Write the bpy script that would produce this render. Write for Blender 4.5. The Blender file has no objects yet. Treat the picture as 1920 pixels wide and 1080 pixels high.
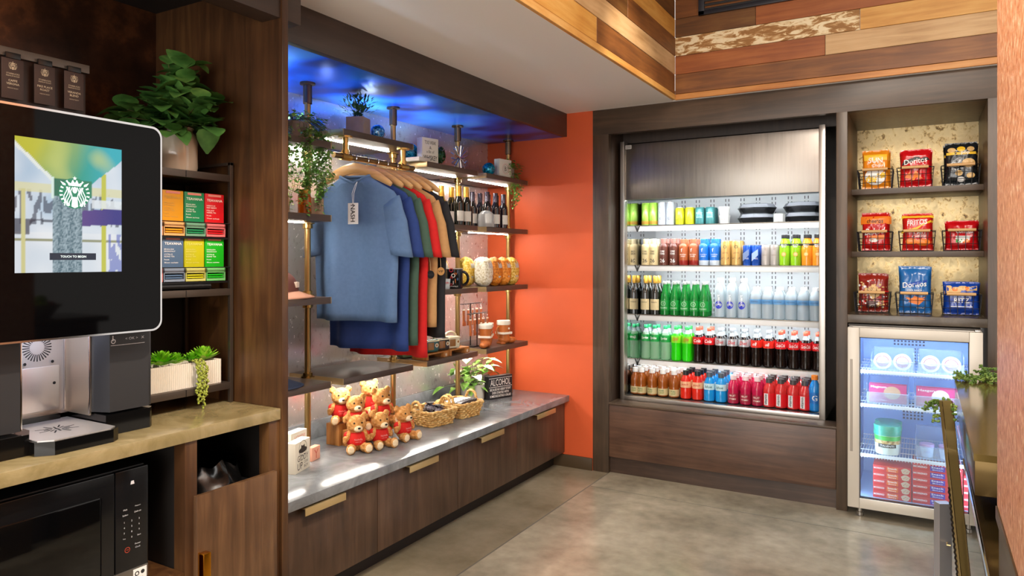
import bpy, bmesh, math, random
from math import sin, cos, pi, radians
from mathutils import Vector, Matrix, noise
RND = random.Random(7)
SC = bpy.context.scene
COL = SC.collection
# ---------------------------------------------------------------- camera model
CAMZ, FPX, CX, HY = 1.4, 1336.0, 960.0, 486.0
YAW = radians(30)
FW = Vector((-sin(YAW), cos(YAW), 0)); RT = Vector((cos(YAW), sin(YAW), 0))
def at(px, py, X=None, Y=None, Z=None):
    """the point of a real plane (X, Y or Z constant) on the sight line through a photo pixel"""
    d = FW + RT * ((px - CX) / FPX) + Vector((0, 0, 1)) * ((HY - py) / FPX)
    t = X / d.x if X is not None else (Y / d.y if Y is not None else (Z - CAMZ) / d.z)
    return Vector((0, 0, CAMZ)) + d * t
cd = bpy.data.cameras.new('camera'); cam = bpy.data.objects.new('camera', cd); COL.objects.link(cam)
cam.location = (0, 0, CAMZ); cam.rotation_euler = (pi / 2, 0, YAW)
cd.sensor_width = 36; cd.lens = 36 * FPX / 1920; cd.shift_y = -54 / 1920; cd.clip_start = .02
SC.camera = cam
# ---------------------------------------------------------------- materials
def lin(c):
    if isinstance(c, str):
        c = c.lstrip('#'); c = [int(c[i:i + 2], 16) / 255 for i in (0, 2, 4)]
        c = [x / 12.92 if x <= .04045 else ((x + .055) / 1.055) ** 2.4 for x in c]
    return (c[0], c[1], c[2], 1)
MATS = {}
def newmat(name):
    m = bpy.data.materials.new(name); m.use_nodes = True
    return m, m.node_tree.nodes, m.node_tree.links, m.node_tree.nodes['Principled BSDF']
def P(name, col, rough=.5, metal=0, emit=None, es=0, spec=None, coat=0, trans=0, noise_scale=0, noise_amt=.15, bump=0, sss=0):
    if name in MATS: return MATS[name]
    m, n, l, b = newmat(name)
    b.inputs['Base Color'].default_value = lin(col); b.inputs['Roughness'].default_value = rough
    b.inputs['Metallic'].default_value = metal; b.inputs['Coat Weight'].default_value = coat
    b.inputs['Transmission Weight'].default_value = trans
    if spec is not None: b.inputs['Specular IOR Level'].default_value = spec
    if emit: b.inputs['Emission Color'].default_value = lin(emit); b.inputs['Emission Strength'].default_value = es
    if noise_scale:
        tc = n.new('ShaderNodeTexCoord'); nz = n.new('ShaderNodeTexNoise'); nz.inputs['Scale'].default_value = noise_scale
        nz.inputs['Detail'].default_value = 5
        l.new(tc.outputs['Object'], nz.inputs['Vector'])
        r = n.new('ShaderNodeValToRGB'); c = lin(col)
        r.color_ramp.elements[0].position = .3; r.color_ramp.elements[1].position = .7
        r.color_ramp.elements[0].color = tuple(x * (1 - noise_amt) for x in c[:3]) + (1,)
        r.color_ramp.elements[1].color = tuple(min(1, x * (1 + noise_amt)) for x in c[:3]) + (1,)
        l.new(nz.outputs['Fac'], r.inputs['Fac']); l.new(r.outputs['Color'], b.inputs['Base Color'])
        if bump:
            bp = n.new('ShaderNodeBump'); bp.inputs['Strength'].default_value = bump; bp.inputs['Distance'].default_value = .005
            l.new(nz.outputs['Fac'], bp.inputs['Height']); l.new(bp.outputs['Normal'], b.inputs['Normal'])
    MATS[name] = m; return m
def WOOD(name, cols, grain='x', scale=2.2, rough=.45, bump=.08, stretch=14, detail=6):
    if name in MATS: return MATS[name]
    m, n, l, b = newmat(name)
    tc = n.new('ShaderNodeTexCoord'); mp = n.new('ShaderNodeMapping')
    s = [stretch] * 3; s['xyz'.index(grain)] = 1
    mp.inputs['Scale'].default_value = s
    l.new(tc.outputs['Object'], mp.inputs['Vector'])
    nz = n.new('ShaderNodeTexNoise'); nz.inputs['Scale'].default_value = scale; nz.inputs['Detail'].default_value = detail
    nz.inputs['Distortion'].default_value = .6; nz.inputs['Roughness'].default_value = .62
    l.new(mp.outputs['Vector'], nz.inputs['Vector'])
    n2 = n.new('ShaderNodeTexNoise'); n2.inputs['Scale'].default_value = 3.2; n2.inputs['Detail'].default_value = 3
    l.new(tc.outputs['Object'], n2.inputs['Vector'])
    mx = n.new('ShaderNodeMath'); mx.operation = 'MULTIPLY_ADD'; mx.inputs[1].default_value = .45; mx.inputs[2].default_value = 0
    l.new(n2.outputs['Fac'], mx.inputs[0])
    ad = n.new('ShaderNodeMath'); ad.operation = 'MULTIPLY_ADD'; ad.inputs[1].default_value = .6
    l.new(nz.outputs['Fac'], ad.inputs[0]); l.new(mx.outputs[0], ad.inputs[2])
    r = n.new('ShaderNodeValToRGB'); e = r.color_ramp.elements
    e[0].position = .34; e[0].color = lin(cols[0]); e[1].position = .72; e[1].color = lin(cols[-1])
    for i, c in enumerate(cols[1:-1]):
        x = e.new(.34 + .38 * (i + 1) / (len(cols) - 1)); x.color = lin(c)
    l.new(ad.outputs[0], r.inputs['Fac']); l.new(r.outputs['Color'], b.inputs['Base Color'])
    b.inputs['Roughness'].default_value = rough
    if bump:
        bp = n.new('ShaderNodeBump'); bp.inputs['Strength'].default_value = bump; bp.inputs['Distance'].default_value = .004
        l.new(nz.outputs['Fac'], bp.inputs['Height']); l.new(bp.outputs['Normal'], b.inputs['Normal'])
    MATS[name] = m; return m
def MOTTLE(name, cols, scale, rough=.3, metal=0, pos=(.35, .65), detail=6, bump=0, rough2=None, stretch=(1, 1, 1), dist=0):
    """blotchy surface: noise through a colour ramp"""
    if name in MATS: return MATS[name]
    m, n, l, b = newmat(name)
    tc = n.new('ShaderNodeTexCoord'); mp = n.new('ShaderNodeMapping'); mp.inputs['Scale'].default_value = stretch
    nz = n.new('ShaderNodeTexNoise'); nz.inputs['Scale'].default_value = scale; nz.inputs['Detail'].default_value = detail
    nz.inputs['Roughness'].default_value = .65; nz.inputs['Distortion'].default_value = dist
    l.new(tc.outputs['Object'], mp.inputs['Vector']); l.new(mp.outputs['Vector'], nz.inputs['Vector'])
    r = n.new('ShaderNodeValToRGB'); e = r.color_ramp.elements
    e[0].position = pos[0]; e[0].color = lin(cols[0]); e[1].position = pos[1]; e[1].color = lin(cols[-1])
    for i, c in enumerate(cols[1:-1]):
        x = e.new(pos[0] + (pos[1] - pos[0]) * (i + 1) / (len(cols) - 1)); x.color = lin(c)
    l.new(nz.outputs['Fac'], r.inputs['Fac']); l.new(r.outputs['Color'], b.inputs['Base Color'])
    b.inputs['Roughness'].default_value = rough; b.inputs['Metallic'].default_value = metal
    if rough2 is not None:
        mr = n.new('ShaderNodeMapRange'); mr.inputs['To Min'].default_value = rough; mr.inputs['To Max'].default_value = rough2
        mr.inputs['From Min'].default_value = .3; mr.inputs['From Max'].default_value = .7
        l.new(nz.outputs['Fac'], mr.inputs['Value']); l.new(mr.outputs[0], b.inputs['Roughness'])
    if bump:
        bp = n.new('ShaderNodeBump'); bp.inputs['Strength'].default_value = bump; bp.inputs['Distance'].default_value = .006
        l.new(nz.outputs['Fac'], bp.inputs['Height']); l.new(bp.outputs['Normal'], b.inputs['Normal'])
    MATS[name] = m; return m
def CLEAR(name, col, dens=.25, rough=.08, surf=None, metal=0):
    """thin clear plastic or glass: see-through mixed with a glossy skin"""
    if name in MATS: return MATS[name]
    m, n, l, b = newmat(name)
    b.inputs['Base Color'].default_value = lin(surf or col); b.inputs['Roughness'].default_value = rough; b.inputs['Metallic'].default_value = metal
    t = n.new('ShaderNodeBsdfTransparent'); t.inputs['Color'].default_value = lin(col)
    mx = n.new('ShaderNodeMixShader'); mx.inputs['Fac'].default_value = dens
    l.new(t.outputs[0], mx.inputs[1]); l.new(b.outputs[0], mx.inputs[2]); l.new(mx.outputs[0], n['Material Output'].inputs['Surface'])
    MATS[name] = m; return m
def EMIT(name, col, s):
    return P(name, '#060606', .5, emit=col, es=s)
# ---------------------------------------------------------------- mesh builder
TXT = {}
def text_geo(s, bold=False):
    if s in TXT: return TXT[s]
    c = bpy.data.curves.new('t', 'FONT'); c.body = s; c.align_x = 'CENTER'; c.align_y = 'CENTER'; c.resolution_u = 2
    if bold: c.offset = .012
    o = bpy.data.objects.new('t', c); COL.objects.link(o)
    dg = bpy.context.evaluated_depsgraph_get()
    me = bpy.data.meshes.new_from_object(o.evaluated_get(dg))
    vs = [v.co.copy() for v in me.vertices]; fs = [tuple(p.vertices) for p in me.polygons]
    bpy.data.objects.remove(o); bpy.data.meshes.remove(me); bpy.data.curves.remove(c)
    w = (max(v.x for v in vs) - min(v.x for v in vs)) if vs else 1
    h = (max(v.y for v in vs) - min(v.y for v in vs)) if vs else 1
    cx = (max(v.x for v in vs) + min(v.x for v in vs)) / 2 if vs else 0; cy = (max(v.y for v in vs) + min(v.y for v in vs)) / 2 if vs else 0
    TXT[s] = ([v - Vector((cx, cy, 0)) for v in vs], fs, w, h); return TXT[s]
FACE_Y = Matrix(((1, 0, 0), (0, 0, -1), (0, 1, 0)))    # flat drawing (x right, y up) stood up to face -Y
FACE_X = Matrix(((0, 0, 1), (1, 0, 0), (0, 1, 0)))     # ... to face +X
FACE_Z = Matrix.Identity(3)
class MB:
    def __init__(s): s.v = []; s.f = []; s.mi = []; s.m = 0; s.M = None
    def add(s, vs, fs, m=None):
        b = len(s.v); s.v += [(s.M @ Vector(v)) if s.M else Vector(v) for v in vs]
        for f in fs: s.f.append(tuple(b + i for i in f)); s.mi.append(s.m if m is None else m)
        return s
    def box(s, x0, x1, y0, y1, z0, z1, bev=0, m=None, R=None, seg=2):
        bm = bmesh.new(); bmesh.ops.create_cube(bm, size=1)
        c = Vector(((x0 + x1) / 2, (y0 + y1) / 2, (z0 + z1) / 2))
        for v in bm.verts: v.co = Vector((v.co.x * (x1 - x0), v.co.y * (y1 - y0), v.co.z * (z1 - z0)))
        if bev: bmesh.ops.bevel(bm, geom=bm.edges[:], offset=bev, segments=seg, affect='EDGES', profile=.6)
        if R is not None:
            for v in bm.verts: v.co = R @ v.co
        bm.verts.index_update()
        s.add([v.co + c for v in bm.verts], [tuple(v.index for v in f.verts) for f in bm.faces], m); bm.free(); return s
    def prism(s, pts, a, b, axis='x', m=None):
        """polygon pts extruded along an axis from a to b; pts are the two other coordinates in xyz order"""
        n = len(pts); k = 'xyz'.index(axis)
        def mk(p, t): q = list(p); q.insert(k, t); return q
        vs = [mk(p, a) for p in pts] + [mk(p, b) for p in pts]
        fs = [tuple(range(n))[::-1], tuple(range(n, 2 * n))] + [(i, (i + 1) % n, n + (i + 1) % n, n + i) for i in range(n)]
        return s.add(vs, fs, m)
    def lathe(s, prof, n=20, c=(0, 0, 0), mats=None, m=None, cap=True, fn=None):
        vs = []; fs = []; ms = []
        for r, z in prof:
            for i in range(n):
                a = 2 * pi * i / n; k = fn(a, z) if fn else 1
                vs.append((c[0] + r * k * cos(a), c[1] + r * k * sin(a), c[2] + z))
        for j in range(len(prof) - 1):
            for i in range(n):
                fs.append((j * n + i, j * n + (i + 1) % n, (j + 1) * n + (i + 1) % n, (j + 1) * n + i)); ms.append(mats[j] if mats else (s.m if m is None else m))
        if cap:
            fs.append(tuple(range(n))[::-1]); ms.append(ms[0]); fs.append(tuple((len(prof) - 1) * n + i for i in range(n))); ms.append(ms[-2])
        b = len(s.v); s.v += [(s.M @ Vector(v)) if s.M else Vector(v) for v in vs]
        for f, q in zip(fs, ms): s.f.append(tuple(b + i for i in f)); s.mi.append(q)
        return s
    def tube(s, pts, r, n=8, m=None, flat=1, closed=False, cap=True):
        pts = [Vector(p) for p in pts]; N = len(pts); vs = []; fs = []
        up = None
        for i, p in enumerate(pts):
            t = (pts[(i + 1) % N] - pts[i - 1]) if closed else (pts[min(i + 1, N - 1)] - pts[max(i - 1, 0)])
            t.normalize()
            if up is None:
                up = Vector((0, 0, 1)) if abs(t.z) < .9 else Vector((1, 0, 0))
            a = t.cross(up).normalized(); up = a.cross(t).normalized()
            rr = r[i] if isinstance(r, (list, tuple)) else r
            for k in range(n):
                g = 2 * pi * k / n; vs.append(p + a * (rr * cos(g)) + up * (rr * flat * sin(g)))
        for i in range(N if closed else N - 1):
            for k in range(n):
                j = (i + 1) % N; fs.append((i * n + k, i * n + (k + 1) % n, j * n + (k + 1) % n, j * n + k))
        if cap and not closed: fs += [tuple(range(n))[::-1], tuple((N - 1) * n + k for k in range(n))]
        return s.add(vs, fs, m)
    def cyl(s, a, b, r, n=16, m=None, r2=None): return s.tube([a, b], [r, r if r2 is None else r2], n, m)
    def ell(s, c, r, nu=16, nv=10, R=None, m=None, jit=0):
        if not isinstance(r, (list, tuple)): r = (r, r, r)
        vs = []; fs = []; c = Vector(c)
        for j in range(1, nv):
            for i in range(nu):
                a = 2 * pi * i / nu; b = pi * j / nv
                q = Vector((sin(b) * cos(a), sin(b) * sin(a), cos(b)))
                if jit: q *= 1 + jit * noise.noise(q * 3 + c * 40)
                q = Vector((q.x * r[0], q.y * r[1], q.z * r[2])); vs.append(c + (R @ q if R else q))
        for j in range(nv - 2):
            for i in range(nu): fs.append((j * nu + i, (j + 1) * nu + i, (j + 1) * nu + (i + 1) % nu, j * nu + (i + 1) % nu))
        t = Vector((0, 0, r[2])); k = len(vs); vs += [c + (R @ t if R else t), c - (R @ t if R else t)]
        fs += [(k, i, (i + 1) % nu) for i in range(nu)] + [(k + 1, (nv - 2) * nu + (i + 1) % nu, (nv - 2) * nu + i) for i in range(nu)]
        return s.add(vs, fs, m)
    def grid(s, fn, nu, nv, m=None, flip=False):
        vs = [fn(i / nu, j / nv) for j in range(nv + 1) for i in range(nu + 1)]; w = nu + 1
        fs = [(j * w + i, j * w + i + 1, (j + 1) * w + i + 1, (j + 1) * w + i) for j in range(nv) for i in range(nu)]
        if flip: fs = [f[::-1] for f in fs]
        return s.add(vs, fs, m)
    def quad(s, a, b, c, d, m=None): return s.add([a, b, c, d], [(0, 1, 2, 3)], m)
    def text(s, t, size, loc, R=FACE_Y, m=1, cyl=None, width=None, rot=0, bold=False, shear=0):
        """flat lettering; size = cap height; width = squeeze to this width; cyl = wrap round a standing cylinder of this radius"""
        vs, fs, w, h = text_geo(t, bold); k = size / max(h, .3); kx = k if width is None else width / w
        out = []
        for v in vs:
            x, y = v.x * kx + shear * v.y * k, v.y * k
            if rot: x, y = x * cos(rot) - y * sin(rot), x * sin(rot) + y * cos(rot)
            if cyl:
                a = x / cyl; out.append(Vector(loc) + Vector((cyl * sin(a), -cyl * cos(a), y)))
            else: out.append(Vector(loc) + R @ Vector((x, y, 0)))
        return s.add(out, fs, m)
    def leaf(s, base, d, up, L, W, bend=.3, fold=.2, m=None, n=5, tip=1.0):
        d = Vector(d).normalized(); up = Vector(up); side = d.cross(up)
        if side.length < 1e-4: side = d.cross(Vector((1, .2, .1)))
        side.normalize(); up = side.cross(d).normalized(); base = Vector(base); vs = []; fs = []
        for i in range(n + 1):
            t = i / n; w = W * .5 * (sin(pi * min(1, (t ** .75) * .97 + .015)) ** .8)
            c = base + d * (L * t) - up * (bend * L * t * t)
            vs += [c + side * w + up * (fold * w), c, c - side * w + up * (fold * w)]
        for i in range(n):
            a = 3 * i; fs += [(a, a + 1, a + 4, a + 3), (a + 1, a + 2, a + 5, a + 4)]
        return s.add(vs, fs, m)
    def disc(s, c, r, R=FACE_Y, n=20, m=None, r0=0):
        if r0:
            vs = [Vector(c) + R @ Vector((q * cos(2 * pi * i / n), q * sin(2 * pi * i / n), 0)) for q in (r0, r) for i in range(n)]
            return s.add(vs, [(i, (i + 1) % n, n + (i + 1) % n, n + i) for i in range(n)][::1], m)
        return s.add([Vector(c) + R @ Vector((r * cos(2 * pi * i / n), r * sin(2 * pi * i / n), 0)) for i in range(n)], [tuple(range(n))], m)
    def poly(s, pts, loc, R=FACE_Y, m=None):
        return s.add([Vector(loc) + R @ Vector((p[0], p[1], 0)) for p in pts], [tuple(range(len(pts)))], m)
    def build(s, name, mats, parent=None, smooth=35, loc=None, kind=None):
        me = bpy.data.meshes.new(name); me.from_pydata([tuple(v) for v in s.v], [], s.f)
        for m in (mats if isinstance(mats, (list, tuple)) else [mats]): me.materials.append(m)
        nm = len(me.materials)
        me.polygons.foreach_set('material_index', [min(i, nm - 1) for i in s.mi])
        me.update()
        if smooth:
            me.polygons.foreach_set('use_smooth', [True] * len(me.polygons)); me.set_sharp_from_angle(angle=radians(smooth))
        o = bpy.data.objects.new(name, me); COL.objects.link(o)
        if parent: o.parent = parent
        if loc is not None: o.location = loc
        if kind: o['kind'] = kind
        return o
def tag(o, label, cat, group=None):
    o['label'] = label; o['category'] = cat
    if group: o['group'] = group
    return o
def thing(name, label, cat, loc=(0, 0, 0), rz=0, group=None):
    o = bpy.data.objects.new(name, None); COL.objects.link(o); o.empty_display_size = .05
    o.location = loc; o.rotation_euler = (0, 0, rz); return tag(o, label, cat, group)
def dup(root, loc, rz=None, label=None, group=None):
    r = root.copy(); COL.objects.link(r); r.location = loc
    if rz is not None: r.rotation_euler = (0, 0, rz)
    if label: r['label'] = label
    if group: r['group'] = group
    for ch in list(root.children):
        c = ch.copy(); COL.objects.link(c); c.parent = r
        for g in ch.children:
            d = g.copy(); COL.objects.link(d); d.parent = c
    return r
ORD = 'first second third fourth fifth sixth seventh eighth ninth tenth eleventh twelfth'.split()
def structure(name, mb, mats, smooth=30): return mb.build(name, mats, None, smooth, kind='structure')
# ---------------------------------------------------------------- shared materials
dark_wood = WOOD('dark stained wood', ['#2e221b', '#3f2f26', '#544135'], 'z', 2.0, .38)
dark_wood_x = WOOD('dark stained wood, level grain', ['#30231b', '#423127', '#5a4537'], 'x', 2.0, .36)
dark_wood_y = WOOD('dark stained wood along the wall', ['#30241d', '#3d2f27', '#4b3c32'], 'y', 1.6, .4)
drawer_wood = WOOD('drawer veneer', ['#38291f', '#503b2d', '#664e3d'], 'z', 2.2, .36)
panel_wood = WOOD('cooler front veneer', ['#38261e', '#563d2f', '#70523f'], 'x', 2.4, .36)
frame_wood = WOOD('surround wood', ['#34291f', '#4a3a2c', '#5f4b39'], 'z', 1.8, .4)
frame_wood_x = WOOD('surround wood, level grain', ['#34291f', '#4a3a2c', '#5f4b39'], 'x', 1.8, .4)
cab_wood = WOOD('coffee cabinet wood', ['#2a1a0f', '#452c19', '#634426'], 'z', 1.8, .33)
shelf_wood = WOOD('shelf board wood', ['#3b3029', '#4d4038', '#5f5046'], 'y', 2.2, .35)
brass = P('brushed brass', '#b99758', .32, 1)
brass_d = P('aged brass pipe', '#a88a58', .36, 1)
gold = P('gold pull', '#dcc08a', .35, .7)
steel = P('brushed stainless', '#b9b4ae', .3, 1)
chrome = P('polished chrome', '#d8d8da', .12, 1)
black = P('black plastic', '#0b0b0c', .32)
black_m = P('black metal', '#141416', .4, .3)
white = P('white paint', '#e8e6e2', .5)
led = EMIT('led strip', '#fff6ea', 105)
led_c = EMIT('cooler led', '#f4faff', 55)
# ================================================================ SETTING
YF = 4.356          # plane of the built-in surround and of the orange end wall
CEIL = 2.383; AL = 2.227
m, n, l, b = newmat('polished concrete')
tc = n.new('ShaderNodeTexCoord')
n1 = n.new('ShaderNodeTexNoise'); n1.inputs['Scale'].default_value = 1.1; n1.inputs['Detail'].default_value = 8; n1.inputs['Roughness'].default_value = .62
n2 = n.new('ShaderNodeTexNoise'); n2.inputs['Scale'].default_value = 14; n2.inputs['Detail'].default_value = 6
l.new(tc.outputs['Object'], n1.inputs['Vector']); l.new(tc.outputs['Object'], n2.inputs['Vector'])
r1 = n.new('ShaderNodeValToRGB'); e = r1.color_ramp.elements
e[0].position = .3; e[0].color = lin('#6f6654'); e[1].position = .72; e[1].color = lin('#b5aa95')
x = e.new(.5); x.color = lin('#978d79')
mx = n.new('ShaderNodeMix'); mx.data_type = 'RGBA'; mx.blend_type = 'OVERLAY'; mx.inputs[0].default_value = .35
l.new(n1.outputs['Fac'], r1.inputs['Fac']); l.new(r1.outputs['Color'], mx.inputs[6]); l.new(n2.outputs['Fac'], mx.inputs[7])
l.new(mx.outputs[2], b.inputs['Base Color'])
mr = n.new('ShaderNodeMapRange'); mr.inputs['To Min'].default_value = .12; mr.inputs['To Max'].default_value = .28
l.new(n1.outputs['Fac'], mr.inputs['Value']); l.new(mr.outputs[0], b.inputs['Roughness'])
concrete = m
joint = P('saw cut joint', '#5d574a', .8)
mb = MB(); mb.box(-3.6, 3.2, -3, 5.6, -.1, 0)
mb.box(-1.790, -1.783, -3, YF, 0, .0006, m=1); mb.box(-1.783, 1.5, 4.05, 4.054, 0, .0005, m=1)
mb.box(-2.3, -1.790, -3, YF, 0, .0004, m=2)
structure('floor', mb, [concrete, joint, MOTTLE('older concrete', ['#746850', '#948972', '#ada189'], 1.6, .22, 0, (.3, .72), 9)])
ceil_w = P('white soffit paint', '#f1eeea', .7)
mb = MB(); mb.box(-2.1, -1.345, -3, YF, CEIL, CEIL + .06); mb.box(-1.345, .6, 4.333, YF, CEIL, CEIL + .06)
structure('ceiling', mb, ceil_w)
mb = MB(); mb.box(-1.36, 3.2, -3, 4.36, 3.25, 3.3)
structure('ceiling_raised', mb, P('raised ceiling paint', '#8a8078', .8))
# reclaimed boards round the raised ceiling
bw = {'brown': WOOD('board brown', ['#5a3418', '#7d4c22', '#9b6532'], 'x', 2.5, .5, .2),
      'red': WOOD('board red brown', ['#7a3f1c', '#9a5628', '#b06a36'], 'x', 2.5, .5, .2),
      'tan': WOOD('board pale tan', ['#a98050', '#c9a272', '#dab98a'], 'x', 2.2, .55, .2),
      'gold': WOOD('board golden', ['#b97a2e', '#d39a4a', '#e3b468'], 'x', 2.5, .5, .2),
      'dark': WOOD('board dark', ['#472c13', '#6b441e', '#86602f'], 'x', 2.2, .5, .2),
      'strip': WOOD('board strip', ['#a3602a', '#c1803e', '#d39a58'], 'x', 2.5, .5, .2),
      'white': MOTTLE('board worn whitewash', ['#9a6c38', '#b98c55', '#e9d3a6', '#f1e0bb'], 9, .6, 0, (.42, .56), 8, .3, None, (1, 3, 3.4), 1.2)}
bk = list(bw); gy = dict(bw)
by = {k: (WOOD(k + ' lengthwise', {'brown': ['#5a3418', '#7d4c22', '#9b6532'], 'red': ['#7a3f1c', '#9a5628', '#b06a36'], 'tan': ['#a98050', '#c9a272', '#dab98a'], 'gold': ['#b97a2e', '#d39a4a', '#e3b468'],
      'dark': ['#472c13', '#6b441e', '#86602f'], 'strip': ['#b97a36', '#d29a50', '#e5b873'], 'white': ['#a67f52', '#d8bd8d', '#e8d5ac']}[k], 'y', 2.5, .5, .2)) for k in bk}
rows = [(0, .036), (.036, .156), (.156, .270), (.270, .386), (.386, .50), (.50, .615), (.615, .735), (.735, .87)]
backs = [[('strip', -1.33, .6)], [('brown', -1.33, .6)], [('red', -1.33, -.475), ('tan', -.475, .6)], [('white', -1.33, -.30), ('gold', -.30, .6)],
         [('dark', -1.33, -.85), ('red', -.85, .02), ('gold', .02, .6)], [('brown', -1.33, -.2), ('dark', -.2, .6)], [('red', -1.33, .6)], [('brown', -1.33, .6)]]
mb = MB()
for (a, c), segs in zip(rows, backs):
    for k, x0, x1 in segs: mb.box(x0 + .001, x1 - .001, 4.318 + RND.uniform(0, .003), 4.345, CEIL + a + .001, CEIL + c - .001, .0015, bk.index(k), seg=1)
structure('wall_coffer_back', mb, [bw[k] for k in bk])
sides = [[('strip', -3, 4.318)], [('brown', 3.1, 4.318), ('gold', -3, 3.1)], [('tan', -3, 4.318)], [('brown', 3.5, 4.318), ('dark', 1.5, 3.5)], [('gold', 2.9, 4.318), ('red', 1, 2.9)],
         [('dark', -3, 4.318)], [('red', -3, 4.318)], [('brown', -3, 4.318)]]
mb = MB()
for (a, c), segs in zip(rows, sides):
    for k, x0, x1 in segs: mb.box(-1.352, -1.330 + RND.uniform(0, .003), x0 + .001, x1 - .001, CEIL + a + .001, CEIL + c - .001, .0015, bk.index(k), seg=1)
structure('wall_coffer_side', mb, [by[k] for k in bk])
# vent grille high on the boards
g = thing('air_vent', 'dark blue-black air vent grille high on the reclaimed wood boards', 'vent', (-.78, 4.31, 2.985))
mb = MB(); mb.box(-.40, .40, -.012, .006, -.11, -.085, .002); mb.box(-.40, .40, -.012, .006, .105, .13, .002); mb.box(-.40, -.365, -.012, .006, -.11, .13, .002); mb.box(.365, .40, -.012, .006, -.11, .13, .002)
mb.build('vent_frame', P('vent paint', '#20232c', .4), g)
mb = MB()
for i in range(7): mb.box(-.37, .37, -.008, .004, -.083 + i * .027, -.071 + i * .027, 0, R=Matrix.Rotation(.5, 3, 'X'))
mb.build('louvre_slats', P('vent slat paint', '#14161c', .45), g)
# alcove
mirror_aged = MOTTLE('antiqued metal panel', ['#5a5450', '#a9a29d', '#cbc5c1', '#e4e1de'], 38, .10, .72, (.20, .44), 9, .05, .3, (1, 1, .7), .4)
mb = MB(); mb.box(-2.76, -2.717, 1.72, YF, 0, 2.3)
structure('wall_alcove', mb, mirror_aged)
m, n, l, b = newmat('blue tinted metal with painted glow')
tc = n.new('ShaderNodeTexCoord'); mp = n.new('ShaderNodeMapping'); mp.inputs['Scale'].default_value = (1.2, 1.7, 1)
nz = n.new('ShaderNodeTexNoise'); nz.inputs['Scale'].default_value = 2.1; nz.inputs['Detail'].default_value = 1; nz.inputs['Distortion'].default_value = .2
l.new(tc.outputs['Object'], mp.inputs[0]); l.new(mp.outputs[0], nz.inputs[0])
r = n.new('ShaderNodeValToRGB'); e = r.color_ramp.elements
e[0].position = .33; e[0].color = lin('#3a2c48'); e[1].position = .66; e[1].color = lin('#4c9dff')  # noise patches paint the blue light mirrored in the metal
x = e.new(.42); x.color = lin('#123a9c'); x = e.new(.52); x.color = lin('#1168f2')
l.new(nz.outputs['Fac'], r.inputs[0]); l.new(r.outputs[0], b.inputs['Base Color'])
b.inputs['Metallic'].default_value = .45; b.inputs['Roughness'].default_value = .28
blue_metal = m
mb = MB(); mb.box(-2.76, -2.121, 1.745, YF, AL, AL + .06)
structure('ceiling_alcove', mb, blue_metal)
orange = P('burnt orange paint', '#cf5628', .55, noise_scale=3, noise_amt=.05)
mb = MB(); mb.box(-2.78, -1.897, YF, YF + .1, 0, 2.45)
structure('wall_back', mb, orange)
mb = MB(); mb.box(-2.3, -1.898, YF - .012, YF, 0, .082, .002)
structure('baseboard_back', mb, P('bronze baseboard', '#4a3a26', .4))
mb = MB(); mb.box(-2.12, -2.086, 1.81, YF, AL, CEIL + .03, .001)
structure('trim_1', mb, dark_wood_y)
# copper-toned wall on the other side, seen at a shallow angle
copper = MOTTLE('hammered copper plaster', ['#b0643e', '#d08a60', '#e6a880', '#fbd8b6'], 46, .42, .12, (.30, .68), 6, .35, None, (1, 1, 1), .3)
mb = MB(); mb.box(.15, .40, -.4, 2.02, .82, 3.25, .003)
structure('wall_right', mb, copper)
mb = MB(); mb.box(.153, .40, -.4, 2.017, 0, .82, .003); mb.box(.147, .153, -.4, 2.022, .79, .82, .001)
structure('baseboard_right', mb, P('dark bronze base', '#4b3a20', .3, .7))
# ---------------------------------------------------------------- built-in surround
S = thing('built_in_surround', 'dark wood millwork surround framing the open drinks cooler and snack niche', 'cabinet')
def post(x0, x1): MB().box(x0, x1, YF, YF + .045, 0, AL, .0015).build('post', frame_wood, S)
post(-1.897, -1.785); post(-.4218, -.3655); post(.284, .50)
MB().box(-1.897, .50, YF - .001, YF + .05, 2.219, CEIL, .0015).build('header', frame_wood_x, S)
MB().box(-1.783, -.424, YF + .004, YF + .03, .108, .447, .002).build('lower_panel', panel_wood, S)
MB().box(-1.785, -.4218, YF + .03, YF + .06, 0, .108).build('kick_board', dark_wood_x, S)
MB().box(-1.785, -.4218, YF - .001, YF + .16, .449, .462, .0015).build('sill', frame_wood_x, S)
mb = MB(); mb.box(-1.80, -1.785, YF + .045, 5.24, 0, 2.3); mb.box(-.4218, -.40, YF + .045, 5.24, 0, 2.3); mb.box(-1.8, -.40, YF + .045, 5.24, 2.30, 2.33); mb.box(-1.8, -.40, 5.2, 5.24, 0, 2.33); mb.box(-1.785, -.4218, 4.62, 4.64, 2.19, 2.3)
mb.build('cooler_jamb', WOOD('shadowed jamb wood', ['#2a1e16', '#38291e', '#463427'], 'z', 2, .45), S)  # shade put into the wood colour; added filler closes the gaps behind
mb = MB(); mb.box(-.40, -.3655, YF + .045, 5.06, 0, 2.219); mb.box(.284, .31, YF + .045, 5.06, 0, 2.219); mb.box(-.40, .31, YF + .05, 5.06, 2.219, 2.24)
mb.build('niche_lining', WOOD('niche wood', ['#4a3524', '#65492f', '#7d5d3d'], 'z', 2, .4), S)
mb = MB(); mb.box(-.3655, .284, 5.05, 5.07, 1.06, 2.22)
mb.build('niche_back', MOTTLE('gilded back panel', ['#3b2a16', '#8d7146', '#c7ab74', '#d8c190'], 34, .2, .6, (.30, .5), 9, .12, .42, (1, 1, .8), .4), S)
for z in (1.808, 1.445):
    MB().box(-.3655, .284, 4.62, 5.05, z - .032, z, .002).build('niche_shelf', frame_wood_x, S)
ledge = MOTTLE('dark stone', ['#3f362d', '#54493d', '#6b5e4f'], 5, .25, 0, (.3, .7), 8)
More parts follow.
